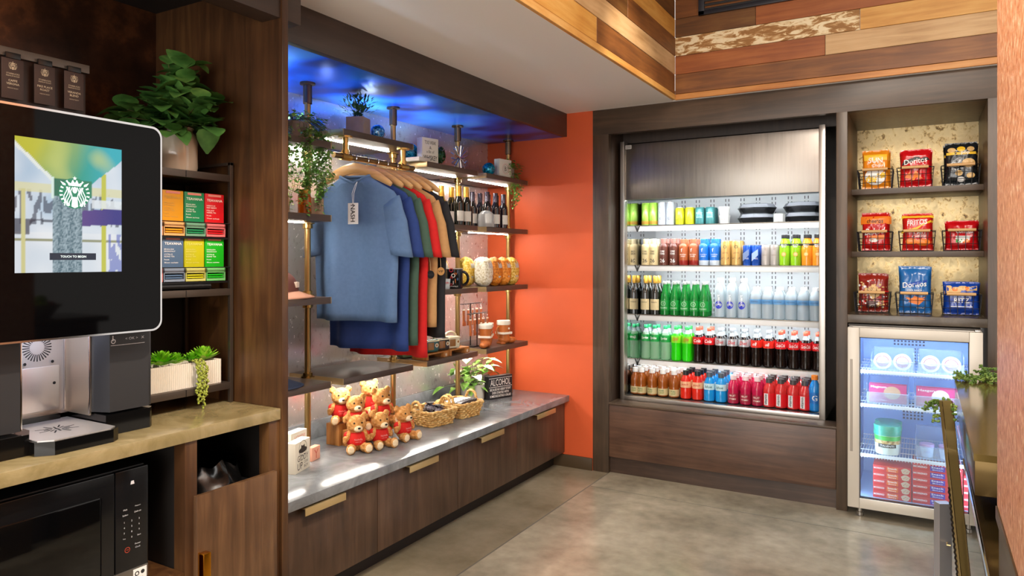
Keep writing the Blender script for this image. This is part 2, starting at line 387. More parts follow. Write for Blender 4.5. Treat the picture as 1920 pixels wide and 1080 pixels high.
MB().box(-.3655, .284, YF - .004, 5.05, 1.049, 1.095, .003).build('niche_ledge', ledge, S)
# ---------------------------------------------------------------- low display bench
Bc = thing('bench_cabinet', 'low dark wood drawer bench along the shelving wall', 'cabinet')
MB().box(-2.7, -2.118, 1.75, YF - .001, .095, .443, .001).build('carcass', dark_wood, Bc)
MB().box(-2.7, -2.18, 1.75, YF - .014, 0, .095).build('toe_kick', P('toe kick paint', '#241a14', .5), Bc)
seams = [1.752, 2.441, 3.071, 3.694, 4.345]
hy = [(1.985, 2.209), (2.633, 2.86), (3.256, 3.494), (3.90, 4.15)]
for i in range(4):
    d = MB().box(-2.118, -2.098, seams[i] + .002, seams[i + 1] - .002, .098, .436, .0015).build('drawer', drawer_wood, Bc)
    mb = MB(); a, c = hy[i]
    mb.box(-2.11, -2.068, a, c, .4305, .4345, .001); mb.box(-2.071, -2.067, a, c, .405, .4345, .0012)
    mb.build('drawer_pull', gold, d)
stone = MOTTLE('grey quartz', ['#5d6064', '#767a7e', '#8b9094', '#a5a7a6'], 4.5, .16, 0, (.25, .8), 9, 0, None, (1, 1, 1), 1.5)
t = MB().box(-2.716, -2.068, 1.746, YF - .001, .4435, .483, .002).build('stone_countertop', stone); tag(t, 'polished grey stone top on the low drawer bench', 'countertop')
t = MB().box(-2.7165, -2.697, 1.746, YF - .001, .4832, .572, .002).build('stone_upstand', stone); tag(t, 'grey stone upstand behind the display bench', 'backsplash')
# ---------------------------------------------------------------- poles and shelves
PX = -2.5; PY = [2.414, 3.036, 3.656, 4.278]
where = ['beside the trailing ivy', 'behind the hanging shirts', 'between the popcorn and mugs', 'closest to the orange wall']
poles = []
def make_pole():
    p = thing('shelf_pole', '', 'pole', (PX, PY[0], .4832))
    MB().cyl((0, 0, .001), (0, 0, AL - .4834), .0145, 20).build('pipe', brass_d, p)
    MB().lathe([(.034, 0), (.034, .006), (.02, .008), (.02, .03), (.0155, .031)], 20).build('foot_flange', brass, p)
    mb = MB(); h = AL - .4834
    mb.lathe([(.0155, h - .10), (.021, h - .098), (.021, h - .012), (.036, h - .009), (.036, h)], 20)
    mb.build('ceiling_flange', P('dark bronze flange', '#6a5844', .35, 1), p)
    return p
p0 = make_pole()
for i in range(4):
    p = p0 if i == 0 else dup(p0, (PX, PY[i], .4832))
    p['label'] = 'brass pipe shelf pole ' + where[i]
XF, XB = -2.325, -2.675
def shelf(y0, y1, z, label, lit=True, group='pipe-mounted shelf boards'):
    s = thing('wall_shelf', label, 'shelf', (0, 0, z))
    mb = MB(); mb.box(XB, XF, y0 + .004, y1 - .004, -.03, 0, .0015)
    mb.build('board', shelf_wood, s)
    for a_ in (y0, y1 - .0045): MB().box(XB, XF, a_, a_ + .0045, -.03, 0, .001).build('edge_band', P('pale brass edging', '#b29a70', .4, .6), s)
    if lit:
        mb = MB(); mb.box(-2.478, -2.466, y0 + .03, y1 - .03, -.034, -.0302); mb.build('light_strip', led, s)
    for py in PY:
        if y0 - .06 < py < y1 + .06:
            col = MB(); col.lathe([(.0155, -.058), (.023, -.056), (.023, -.036), (.032, -.034), (.032, -.0305)], 18, (PX, py, 0))
            col.lathe([(.032, .0005), (.032, .006), (.022, .008), (.022, .022), (.0155, .024)], 18, (PX, py, 0)); col.build('pipe_collar', brass, s)
    return s
bays = dict(a=(1.75, 2.39), b=(2.464, 2.991), c=(3.107, 3.619), d=(3.71, 4.243))
lv = {1: .846, 2: 1.229, 3: 1.60, 4: 1.931}
shelf(*bays['a'], lv[4], 'dark shelf carrying the trailing ivy beside the coffee cabinet panel')
shelf(*bays['a'], lv[3], 'dark shelf carrying amber jars beside the coffee cabinet panel')
shelf(*bays['a'], lv[2], 'dark shelf carrying the brown cap beside the coffee cabinet panel', False)
shelf(*bays['a'], lv[1], 'dark shelf carrying the navy cap beside the coffee cabinet panel')
top = shelf(*bays['b'], 2.006, 'raised dark shelf with the potted greenery above the shirts')
shelf(*bays['b'], lv[1], 'empty dark shelf below the shirts and above the teddy bears')
shelf(*bays['c'], lv[4], 'dark top shelf carrying the whiskey sign block')
shelf(*bays['c'], lv[3], 'dark shelf carrying the gold-capped wine and printed cups')
shelf(*bays['c'], lv[2], 'dark shelf carrying the black mugs and shot glasses', True)
shelf(*bays['c'], lv[1], 'dark shelf carrying the small camper-shaped mugs')
shelf(*bays['d'], lv[4], 'dark top shelf carrying the small white block beside the orange wall')
shelf(*bays['d'], lv[3], 'dark shelf carrying the dark-capped wine beside the orange wall')
shelf(*bays['d'], lv[2], 'dark shelf carrying the popcorn bags beside the orange wall', True)
shelf(*bays['d'], lv[1], 'dark shelf carrying the boot-shaped mugs beside the orange wall')
# hanging rod
rd = thing('hanging_rod', 'bronze pipe clothes rod bracketed under the raised shelf', 'clothes rod', (-2.342, 0, 1.88))
MB().cyl((0, 2.42, 0), (0, 3.01, 0), .0135, 18).build('rod', P('bronze pipe', '#8d7350', .36, 1), rd)
for y in (2.498, 2.925):
    mb = MB(); mb.cyl((0, y, 0), (0, y, .094), .013, 16); mb.lathe([(.033, .088), (.033, .0955)], 20, (0, y, 0)); mb.cyl((0, y - .03, 0), (0, y + .03, 0), .0185, 16); mb.cyl((0, y, .01), (0, y, .03), .018, 16)
    mb.build('rod_bracket', brass, rd)
# ================================================================ COFFEE CABINET
C = thing('coffee_cabinet', 'tall dark wood cabinet housing the coffee machine, microwave and waste pull-out', 'cabinet')
MB().box(-2.70, -1.90, 1.718, 1.745, 0, 2.42, .001).build('side_panel', cab_wood, C)
MB().box(-2.0, -1.908, -1.2, 1.81, AL, 2.46, .001).build('header', dark_wood_y, C)
MB().box(-2.63, -2.60, -1.2, 1.718, .89, 2.40).build('back_panel', MOTTLE('dark bronze back panel', ['#1f120c', '#3c2417', '#6a4127', '#8a5836'], 3.2, .32, .35, (.35, .75), 8, .05), C)
MB().box(-2.63, -2.0, -1.2, 1.718, 2.36, 2.40).build('cabinet_roof', P('black interior', '#15100d', .6), C)
mb = MB(); mb.box(-1.965, -1.912, 1.357, 1.397, .0, .852, .001); mb.box(-1.96, -1.912, 1.672, 1.718, 0, .852, .001)
mb.build('stile', cab_wood, C)
mb = MB(); mb.box(-2.6, -1.966, 1.360, 1.395, .0, .852); mb.box(-2.6, -1.962, 1.70, 1.7175, 0, .852); mb.box(-2.6, -1.93, -1.2, 1.717, .846, .8515)
mb.build('added_dark_lining', P('black interior', '#15100d', .6), C)  # black boxes added to darken the cavities round microwave and bin
MB().box(-2.62, -2.60, -1.2, 1.72, 0, .852).build('base_back', P('black interior', '#15100d', .6), C)
MB().box(-2.6, -1.915, -1.2, 1.357, .43, .462, .001).build('microwave_shelf', cab_wood, C)
d = MB().box(-1.912, -1.893, 1.384, 1.690, .06, .684, .0015).build('waste_door', WOOD('waste door veneer', ['#3a281a', '#573d28', '#735539'], 'z', 2.2, .36), C)
mb = MB(); mb.box(-1.91, -1.868, 1.387, 1.392, .30, .515, .001); mb.box(-1.892, -1.866, 1.387, 1.413, .30, .515, .004)
mb.build('door_pull', P('amber brass pull', '#d08a25', .25, 1), d)
t = MB().box(-2.6, -1.905, -1.2, 1.716, .852, .89, .002).build('coffee_counter', MOTTLE('olive brown stone', ['#6f6244', '#877852', '#9c8c66', '#b3a480'], 6, .16, 0, (.25, .8), 9, 0, None, (1, 1, 1), 1.2))
tag(t, 'olive-brown stone counter under the coffee machine', 'countertop')
# waste bin and liner
w = thing('waste_bin', 'black waste bin with shiny black liner behind the pull-out door', 'bin', (-2.1, 1.535, .0))
MB().box(-.17, .17, -.12, .12, .0, .66, .02).build('bin_body', black, w)
mb = MB()
def bag(u, v):
    a = u * 2 * pi; k = 1 + .10 * sin(a * 7 + v * 3) * v + .06 * noise.noise(Vector((cos(a) * 3, sin(a) * 3, v * 2)))
    return Vector((.168 * cos(a) * k * (1 - .25 * v), .118 * sin(a) * k * (1 - .12 * v), .655 + .075 * v * (1 + .55 * noise.noise(Vector((cos(a) * 2.5, sin(a) * 2.5, 7))) )))
mb.grid(bag, 72, 8); mb.build('bin_liner', P('shiny black liner', '#070707', .22, spec=.4), w)
# microwave
MW = thing('microwave_oven', 'black countertop microwave on the shelf under the stone counter', 'microwave')
MB().box(-2.42, -1.975, .70, 1.268, .468, .805, .004).build('oven_case', black_m, MW)
mb = MB(); mb.box(-1.976, -1.956, .705, 1.168, .472, .802, .003); mb.box(-1.957, -1.954, .74, 1.13, .53, .745, .004, 1)
mb.build('oven_door', [P('microwave door black', '#0d0d0f', .16), P('microwave window', '#050506', .06)], MW)
mb = MB(); mb.box(-1.976, -1.956, 1.171, 1.268, .472, .802, .003)
fx = -1.9555
for i, (t1, yy, zz) in enumerate([('Melt', 1.199, .690), ('Soften', 1.199, .675), ('Popcorn', 1.236, .693), ('Defrost', 1.236, .677)]): mb.text(t1, .0045, (fx, yy, zz), FACE_X, 1)
for r_ in range(4):
    for c_ in range(3):
        s_ = [['1', '2', '3'], ['4', '5', '6'], ['7', '8', '9'], ['Stop', '0', 'Start']][r_][c_]
        mb.text(s_, .005 if len(s_) == 1 else .004, (fx, 1.196 + c_ * .022, .655 - r_ * .0155), FACE_X, 1)
mb.text('Power', .0045, (fx, 1.236, .585), FACE_X, 1); mb.text('Clock', .0045, (fx, 1.236, .575), FACE_X, 1)
mb.poly([(-.006, -.004), (.006, -.004), (.004, .006), (-.004, .006)], (fx, 1.22, .762), FACE_X, 1)
mb.disc((fx, 1.205, .575), .008, FACE_X, 18, 2, .0065); mb.text('Off', .004, (fx, 1.205, .575), FACE_X, 2)
mb.build('control_panel', [P('microwave panel black', '#101012', .2), P('panel legend', '#c9c9cc', .5), P('panel red', '#b0402c', .5)], MW)
mb = MB(); mb.box(-1.977, -1.955, .706, 1.267, .473, .517, .002, 0); mb.box(-1.9555, -1.9545, 1.222, 1.262, .476, .512, 0, 1)
mb.text('SAFE', .006, (-1.9543, 1.242, .482), FACE_X, 2); mb.disc((-1.9543, 1.233, .498), .007, FACE_X, 12, 2, .004); mb.disc((-1.9543, 1.25, .499), .006, FACE_X, 12, 2)
mb.build('steel_strip', [steel, white, P('sticker ink', '#2b2b2b', .6)], MW)
# ---------------------------------------------------------------- coffee machine
K = thing('coffee_machine', 'large black touchscreen coffee machine on the stone counter', 'coffee machine')
XS = -1.98
def rrect(y0, y1, z0, z1, r, n=7):
    pts = []
    for cy, cz, a0 in ((y1 - r, z1 - r, 0), (y0 + r, z1 - r, 90), (y0 + r, z0 + r, 180), (y1 - r, z0 + r, 270)):
        for i in range(n + 1):
            a = radians(a0 + 90 * i / n); pts.append((cy + r * cos(a), cz + r * sin(a)))
    return pts
gloss_black = P('black glass', '#040405', .04, spec=.14)
hs = MB().prism(rrect(.70, 1.3235, 1.19, 1.79, .03), -2.45, XS - .002, 'x').build('screen_housing', P('machine black', '#0c0c0d', .3), K)
MB().prism(rrect(.703, 1.3215, 1.193, 1.787, .028), XS - .004, XS, 'x').build('front_glass', gloss_black, hs)
mb = MB(); po = rrect(.699, 1.3265, 1.188, 1.793, .031); pi_ = rrect(.703, 1.3215, 1.193, 1.787, .028); N = len(po)
vs = [(XS - .012, a, c) for a, c in po] + [(XS + .0015, a, c) for a, c in po] + [(XS + .0015, a, c) for a, c in pi_] + [(XS - .012, a, c) for a, c in pi_]
mb.add(vs, [(k * N + i, k * N + (i + 1) % N, (k + 1) * N + (i + 1) % N, (k + 1) * N + i) for k in range(3) for i in range(N)])
mb.build('chrome_rim', chrome, hs)
# the lit screen: a still of coffee pouring, as emission per corner colour
y0, y1, z0, z1 = .9265, 1.2025, 1.365, 1.7115
def mixc(a, c, t): t = max(0, min(1, t)); return [a[i] + (c[i] - a[i]) * t for i in range(3)]
def hx(h): return list(lin(h)[:3])
def scr(u, v):
    nz = noise.noise(Vector((u * 4, v * 5, 1))); nf = noise.noise(Vector((u * 26, v * 9, 5))); ns = noise.noise(Vector((u * 70, v * 60, 2)))
    c = mixc(hx('#b9d3ea'), hx('#f2f8ff'), .5 + nz * .9)
    if v < .3: c = mixc(c, hx('#ffffff'), .45)
    if .36 < v < .62 and nf < -.05: c = mixc(c, hx('#1c2b4a'), .75)
    if .28 < v < .4 and nz < .1 and u < .35: c = mixc(c, hx('#141e3c'), .8)
    if .60 < v < .665: c = mixc(c, hx('#e9e6b6'), .85)
    if .24 < v < .255: c = mixc(c, hx('#7a7b1c'), .8)
    if .055 < u < .095 and v < .62: c = hx('#ddd99a')
    if .79 < u < .835 and v < .78: c = hx('#cfd04a')
    if v > .66 + .30 * (1 - u) and u > .6: pass
    if u > .60 and .36 + .06 * (u - .6) < v < .52 - .10 * (1 - u):
        c = mixc(hx('#5a3b8e'), hx('#24248a'), (u - .6) * 3)
    if u > .86 and v < .3 and nf > -.1: c = mixc(c, hx('#4a62c8'), .7)
    if u > .7 and .50 < v < .57: c = mixc(c, hx('#f4fbff'), .8)
    left = .71 + (.34 - u) * .75; right = .70 + max(0, u - .70) * .68
    if (u < .34 and v > left) or (.34 <= u <= .70 and v > .70) or (u > .70 and v > right):
        c = mixc(hx('#c9c935'), hx('#12a58a'), (u - .12) * 1.8 + (.85 - v) * 1.3)
        if u > .55: c = mixc(c, hx('#18b8c8'), (u - .55) * 3)
        c = mixc(c, hx('#dfe27a'), max(0, nz) * .8)
    elif u < .34 and v > left - .035: c = hx('#f4faf4')
    if .315 < u < .70 and .585 < v <= .72: c = mixc(hx('#0b6a50'), hx('#118a66'), (u - .3) * 2.4)
    if .33 < u < .60 and v < .585: c = mixc(hx('#3f6676'), hx('#a9bfca'), .5 + ns * 1.3 + .2 * sin(u * 60))
    if .315 < u < .335 and .56 < v < .73: c = hx('#e8fff6')
    return c
me = bpy.data.meshes.new('lit_screen'); nu, nv = 84, 104
vs = [(XS + .0008, y0 + (y1 - y0) * i / nu, z0 + (z1 - z0) * j / nv) for j in range(nv + 1) for i in range(nu + 1)]
me.from_pydata(vs, [], [(j * (nu + 1) + i, j * (nu + 1) + i + 1, (j + 1) * (nu + 1) + i + 1, (j + 1) * (nu + 1) + i) for j in range(nv) for i in range(nu)])
ca = me.color_attributes.new('picture', 'FLOAT_COLOR', 'POINT')
for k in range(len(vs)): ca.data[k].color = scr((k % (nu + 1)) / nu, (k // (nu + 1)) / nv) + [1]
m, n, l, b = newmat('lit screen picture')
aa = n.new('ShaderNodeAttribute'); aa.attribute_name = 'picture'; l.new(aa.outputs['Color'], b.inputs['Emission Color'])
b.inputs['Emission Strength'].default_value = .62; b.inputs['Base Color'].default_value = (.01, .01, .01, 1); b.inputs['Roughness'].default_value = .1
me.materials.append(m); so = bpy.data.objects.new('lit_screen', me); COL.objects.link(so); so.parent = hs
def emblem(mb, c, r, R, ink, back=None):
    """round emblem: ring of fish-tail bars, wavy hair, face and starred crown"""
    c = Vector(c)
    nrm = R @ Vector((0, 0, 1))
    if back is not None: mb.disc(c - nrm * .0003, r * 1.04, R, 36, back)
    for sx in (-1, 1):
        for i in range(8):                                   # striped tails
            a = radians(-62 + i * 17); p = [(.80, -.045), (1.0, -.06), (1.0, .06), (.80, .045)]
            pts = [(q * cos(a + t), q * sin(a + t)) for q, t in p]; pts = [(sx * x * r, y * r) for x, y in pts]
            mb.poly(pts if sx > 0 else pts[::-1], c, R, ink)
        for k in range(4):                                   # hair
            x0 = .20 + .13 * k; L = []; Rr = []
            for i in range(9):
                t = i / 8; y = .42 - 1.28 * t; x = x0 + .07 * sin(t * 9 + k) + .12 * t - (.05 if t < .2 else 0)
                L.append((x - .033, y)); Rr.append((x + .033, y))
            for i in range(8):
                q = [L[i], Rr[i], Rr[i + 1], L[i + 1]]; q = [(sx * x * r, y * r) for x, y in q]
                mb.poly(q if sx < 0 else q[::-1], c, R, ink)
        pts = [(.62, .62), (.95, .78), (.78, .52), (.60, .50)]; pts = [(sx * x * r, y * r) for x, y in pts]; mb.poly(pts if sx < 0 else pts[::-1], c, R, ink)
    mb.poly([(.155 * r * cos(a), r * (.22 + .22 * sin(a))) for a in [2 * pi * i / 20 for i in range(20)]], c, R, ink)
    mb.poly([(-.16 * r, -.25 * r), (.16 * r, -.25 * r), (.22 * r, -.9 * r), (0, -1.0 * r), (-.22 * r, -.9 * r)][::-1], c, R, ink)
    cr = [(-.40, .50), (.40, .50), (.52, .80), (.26, .66), (.14, .92), (0, .70), (-.14, .92), (-.26, .66), (-.52, .80)]
    mb.poly([(x * r, y * r) for x, y in cr], c, R, ink)
    st = [((.15 if i % 2 == 0 else .06) * r * cos(pi / 2 + i * pi / 5), r * (1.02 + (.15 if i % 2 == 0 else .06) * sin(pi / 2 + i * pi / 5))) for i in range(10)]
    mb.poly(st, c, R, ink)
mb = MB(); ec = (XS + .0016, y0 + .53 * (y1 - y0), z0 + .612 * (z1 - z0))
emblem(mb, ec, .0395, FACE_X, 0, 1)
mb.build('screen_emblem', [EMIT('screen white', '#f4fff8', 1.2), EMIT('screen green', '#0e7d5c', .9)], hs)
mb = MB(); mb.box(XS + .001, XS + .0018, y0 + .30 * (y1 - y0), y0 + .735 * (y1 - y0), z0 + .095 * (z1 - z0), z0 + .148 * (z1 - z0))
mb.text('TOUCH TO BEGIN', .0058, (XS + .0022, y0 + .517 * (y1 - y0), z0 + .1215 * (z1 - z0)), FACE_X, 1, bold=True)
mb.build('screen_button', [EMIT('screen navy', '#0d2136', .9), EMIT('screen white', '#f4fff8', 1.2)], hs)
# lower body
mb = MB(); mb.prism([(-2.045, 1.207), (-2.045, 1.328), (-2.45, 1.328), (-2.45, 1.186), (-2.10, 1.186)], .955, 1.19, 'z')
mb.text('< OK >   X', .0075, (-2.0446, 1.283, 1.165), FACE_X, 1, width=.058)
mb.disc((-2.0446, 1.2175, 1.160), .0068, FACE_X, 16, 1, .0048); mb.poly([(-.0018, .0), (.0012, .0), (.0012, .011), (-.0018, .011)], (-2.0445, 1.2165, 1.161), FACE_X, 1)
mb.disc((-2.0445, 1.2163, 1.1745), .0022, FACE_X, 10, 1); mb.poly([(0, 0), (.007, 0), (.008, -.006), (.006, -.006), (.005, -.0015), (0, -.0015)][::-1], (-2.0445, 1.2165, 1.165), FACE_X, 1)
mb.poly([(-.052, 0), (.052, 0), (.052, .0012), (-.052, .0012)], (-2.0445, 1.262, 1.1475), FACE_X, 1)
mb.build('service_door', [P('machine charcoal', '#2b2b2d', .36), P('machine legend', '#d5d5d8', .5)], K)
MB().box(-2.45, -2.05, 1.3285, 1.338, .955, 1.19, .002).build('side_trim', P('machine charcoal', '#2b2b2d', .36), K)
mb = MB(); mb.prism([(-2.035, 1.19), (-2.035, 1.325), (-2.05, 1.34), (-2.45, 1.34), (-2.45, 1.19), (-2.07, 1.19)], .8905, .95, 'z'); mb.prism([(-2.01, .68), (-2.01, .975), (-2.06, 1.0), (-2.45, 1.0), (-2.45, .68)], .8905, .945, 'z'); mb.box(-2.45, -2.215, .98, 1.16, .8905, .945)
mb.build('plinth', P('plinth black', '#09090a', .14), K)
MB().prism([(-2.04, .70), (-2.04, .968), (-2.45, .968), (-2.45, .70)], .95, 1.19, 'z').build('left_door', P('machine charcoal', '#2b2b2d', .36), K)
mb = MB(); mb.box(-2.30, -2.235, .969, 1.19, .94, 1.19)
mb.disc((-2.2345, 1.10, 1.135), .010, FACE_X, 18, 0)
mb.box(-2.236, -2.230, 1.045, 1.165, .955, 1.085, .002)
for yy, zz in ((1.058, 1.028), (1.15, 1.034), (1.07, 1.098), (1.145, 1.098)): mb.disc((-2.2295, yy, zz), .0045, FACE_X, 12, 1)
for i in range(28):
    a = 2 * pi * i / 28
    q = [(r_ * cos(a + t), r_ * sin(a + t)) for r_, t in ((.020, -.05), (.040, -.045), (.040, .045), (.020, .05))]
    mb.poly(q, (-2.2340, 1.105, 1.142), FACE_X, 1)
mb.build('dispense_back', [P('machine steel', '#cfccc8', .3, .7), P('slot black', '#060606', .6)], K)
MB().box(-2.236, -2.102, 1.181, 1.1855, .945, 1.19).build('dispense_cheek', P('machine warm steel', '#b3a796', .3, .75), K)
mb = MB()
for yy, xx in ((1.181, -2.230), (1.182, -2.104), (.972, -2.045)): mb.box(xx - .003, xx + .003, yy - .002, yy + .002, .95, 1.19, .001)
mb.build('bright_edge', chrome, K)
mb = MB(); tp = [(-1.955, 1.01), (-1.955, 1.165), (-1.975, 1.19), (-2.23, 1.19), (-2.23, .975), (-1.985, .975)]
mb.prism(tp, .8905, .926, 'z'); mb.build('drip_tray', P('plinth black', '#09090a', .14), K)
mb = MB(); mb.prism([(-1.962, 1.012), (-1.962, 1.162), (-1.98, 1.184), (-2.225, 1.184), (-2.225, .982), (-1.985, .982)], .926, .9285, 'z')
for i in range(16):
    a = 2 * pi * i / 16 + .2; r0, r1_ = (.012, .032) if i % 2 else (.02, .052)
    q = [(r_ * cos(a) + w_ * -sin(a), r_ * sin(a) + w_ * cos(a)) for r_, w_ in ((r0, -.0022), (r1_, -.0022), (r1_, .0022), (r0, .0022))]
    mb.poly(q, (-2.085, 1.083, .9289), FACE_Z, 1)
mb.poly([(-.011, -.003), (.011, -.003), (.011, .003), (-.011, .003)], (-2.085, 1.083, .929), FACE_Z, 1)
mb.build('tray_grille', [P('machine steel', '#cfccc8', .3, .7), P('slot black', '#060606', .6)], K)
MB().box(-2.20, -2.08, 1.0, 1.14, 1.186, 1.1895).build('bay_light', EMIT('bay led', '#e4e6ff', 9), K)
# ---------------------------------------------------------------- tag board on the back panel
XT = -2.30
g = thing('tag_bar', 'grey bar with clips for the coffee name tags above the machine', 'sign')
def bz(px, py): p = at(px, py, X=XT); return p.y, p.z
ya, za = bz(0, 96); yb, zb = bz(168, 131)
MB().box(XT - .008, XT, .55, yb, zb - .013, zb + .013, .001).build('bar', P('tag bar grey', '#6e655c', .4, .4), g)
tb = MB().box(XT - .02, XT - .012, .55, yb - .006, 1.80, zb, .001).build('backing_board', P('tag backing', '#35251e', .4), g)
tc_ = P('tag brown card', '#4a3a35', .5); ti = P('tag cream ink', '#e8d9b8', .5)
for i, (pxc, t1, t2, lab) in enumerate([(24, 'CAFFE', 'VERONA', 'brown roast tag closest to the picture edge on the coffee bar'), (84, 'PIKE PLACE', 'ROAST', 'brown roast tag between two others on the coffee bar'), (139, 'VERANDA', 'BLEND', 'brown roast tag at the free end of the coffee bar')]):
    p = at(pxc, 150, X=XT + .006)
    q = thing('coffee_tag', lab, 'sign', (p.x, p.y, zb - .075), 0, 'coffee name tags')
    mb = MB(); mb.box(-.003, 0, -.029, .029, -.062, .055, .001)
    emblem(mb, (.0006, 0, .034), .0115, FACE_X, 1)
    mb.text('STARBUCKS', .0045, (.0008, 0, .011), FACE_X, 1); mb.text('PREMIUM ROAST', .0035, (.0008, 0, .0045), FACE_X, 1, width=.036)
    mb.text(t1, .0062, (.0008, 0, -.009), FACE_X, 1, bold=True); mb.text(t2, .0062, (.0008, 0, -.0185), FACE_X, 1, bold=True); mb.text('MEDIUM BODY', .003, (.0008, 0, -.031), FACE_X, 1)
    mb.build('card', [tc_, ti], q)
    MB().box(-.004, .004, -.02, .02, .055, .072, .0015).build('clip', black, q)
# ---------------------------------------------------------------- rack with tea
R_ = thing('counter_rack', 'bronze metal rack holding tea boxes and plants on the stone counter', 'rack')
rackm = P('rack bronze', '#5a5048', .38, .7)
mb = MB()
for x in (-2.40, -2.150):
    mb.box(x, x + .013, 1.695, 1.708, .8905, 1.745, .001); mb.box(x, x + .013, 1.345, 1.358, .8905, 1.745, .001)
mb.box(-2.4, -2.137, 1.695, 1.708, 1.735, 1.745)
mb.build('rack_post', rackm, R_)
for zt in (1.699, 1.296, .963):
    mb = MB(); mb.box(-2.40, -2.138, 1.347, 1.700, zt - .024, zt, .001); mb.box(-2.1385, -2.1365, 1.52, 1.5215, zt - .023, zt - .001, 0, 1); mb.build('rack_shelf', [rackm, black], R_)
MB().box(-2.41, -2.403, 1.345, 1.708, .92, 1.70).build('rack_back', P('rack back black', '#0d0c0d', .5), R_)
mb = MB()
for zt in (1.478, 1.325):
    mb.box(-2.30, -2.145, 1.355, 1.692, zt - .008, zt - .002); mb.tube([(-2.134, 1.356, zt + .047), (-2.134, 1.692, zt + .047)], .0018, 6)
    mb.tube([(-2.134, 1.692, zt + .047), (-2.20, 1.692, zt + .047)], .0018, 6)
mb.tube([(-2.15, 1.356, 1.308), (-2.15, 1.62, 1.308), (-2.16, 1.625, 1.304)], .009, 8)
mb.build('tea_holder', black_m, R_)
teas = [(1.4835, 0, '#d9960f', '#c9a24a', 'orange'), (1.5635, 0, '#17804f', '#e9f2e2', 'deep green'), (1.6435, 0, '#c9121d', '#f1dcd4', 'red'),
        (1.4035, 1, '#c92a1c', '#f3d9b0', 'scarlet'), (1.4835, 1, '#4f6a8a', '#f2f4f4', 'slate blue'), (1.5635, 1, '#b9b611', '#d8d672', 'yellow-green'), (1.6435, 1, '#12a818', '#f0f7ee', 'bright green'), (1.4035, 0, '#d07a12', '#e8c890', 'amber')]
for yc, row, colr, ink, nm in teas:
    q = thing('tea_box', f'{nm} tea sachet box on the ' + ('upper' if row == 0 else 'lower') + ' tier of the counter rack', 'tea box', (-2.152, yc, 1.478 if row == 0 else 1.325), 0, 'tea boxes')
    mt = P('tea ' + nm, colr, .45); it = P('tea ink ' + nm, ink, .5); lt = P('tea light ' + nm, [min(1, .14 + .8 * k) for k in lin(colr)[:3]], .5)
    mb = MB(); mb.box(-.10, -.002, -.038, .038, .046, .15, .001)
    mb.box(-.003, -.0012, -.026, .026, .140, .1475, 0, 2)
    mb.text('TEAVANA', .0085, (-.0010, 0, .127), FACE_X, 1, bold=True, width=.062)
    for k, (wd, zz) in enumerate([(.034, .108), (.04, .101), (.03, .091), (.037, .084), (.018, .074), (.05, .064)]):
        mb.text(['ENGLISH', 'BREAKFAST', 'CITRUS', 'BLEND TEA', 'hot', 'fifteen sachets'][k] if nm != 'red' else ['HIBISCUS', 'RED BERRY', 'FRUIT', 'HERBAL TEA', 'hot', 'fifteen sachets'][k], .0045, (-.0010, -.034 + wd / 2 + .002, zz), FACE_X, 1, width=wd)
    mb.build('carton', [mt, it, P('tea tab', '#e08a7c', .5)], q)
    mb = MB(); mb.box(-.10, .004, -.038, .038, .0, .006); mb.box(-.10, .006, -.038, -.035, .0, .044); mb.box(-.10, .006, .035, .038, .0, .044); mb.box(-.004, .006, -.038, .038, .028, .045, .001)
    mb.box(-.004, .0062, -.037, .037, .0, .008, .001)
    mb.build('sachet_tray', [lt], q)
    mb = MB()
    for k in range(2): mb.box(-.09, .004, -.031, .031, .010 + k * .008, .0155 + k * .008, .002)
    mb.build('sachet', mt, q)
# cream vase with eucalyptus
VS = thing('ceramic_vase', 'cream ceramic jar holding leafy green branches on the rack top', 'vase', (-2.255, 1.575, 1.6995))
MB().lathe([(.045, 0), (.058, .004), (.062, .02), (.062, .115), (.057, .133), (.047, .143), (.045, .150), (.050, .158), (.044, .158), (.040, .150), (.042, .10)], 36, cap=False).build('jar', P('cream glaze', '#cfc3ae', .12, coat=.5), VS)
leafm = MOTTLE('broad green leaf', ['#2c5420', '#4a7a37', '#7aa552'], 9, .45, 0, (.3, .7), 3)
mb = MB(); rr = random.Random(3)
tips = []
for i in range(30):
    a = rr.uniform(0, 2 * pi); e_ = rr.uniform(.1, 1.4); L = rr.uniform(.10, .21)
    if i < 4: e_ = 1.45; L = .30 - i * .02
    dr = Vector((cos(a) * cos(e_), sin(a) * cos(e_), sin(e_) * .8 + .05)); p0_ = Vector((0, 0, .13)); pts = [p0_ + dr * (L * k / 5) + Vector((0, 0, -.05 * (k / 5) ** 2 * cos(e_) + .02)) for k in range(6)]
    if max(p_.y for p_ in pts) < .13: mb.tube(pts, .0016, 5, 1); tips.append((pts, dr))
for pts, dr in tips:
    for k in range(2, 6):
        for s_ in (0, 1, 2):
            a = rr.uniform(0, 2 * pi); dd = (dr * .5 + Vector((cos(a), sin(a), rr.uniform(-.55, .75)))).normalized()
            W = rr.uniform(.055, .088)
            if pts[k].y + dd.y * W * 1.15 > .105 or pts[k].y > .10: continue
            mb.leaf(pts[k], dd, (0, 0, 1), W * 1.15, W, rr.uniform(.1, .5), .2, 0, 5)
mb.build('leafy_branch', [leafm, P('leaf stem', '#4a4a25', .6)], VS)
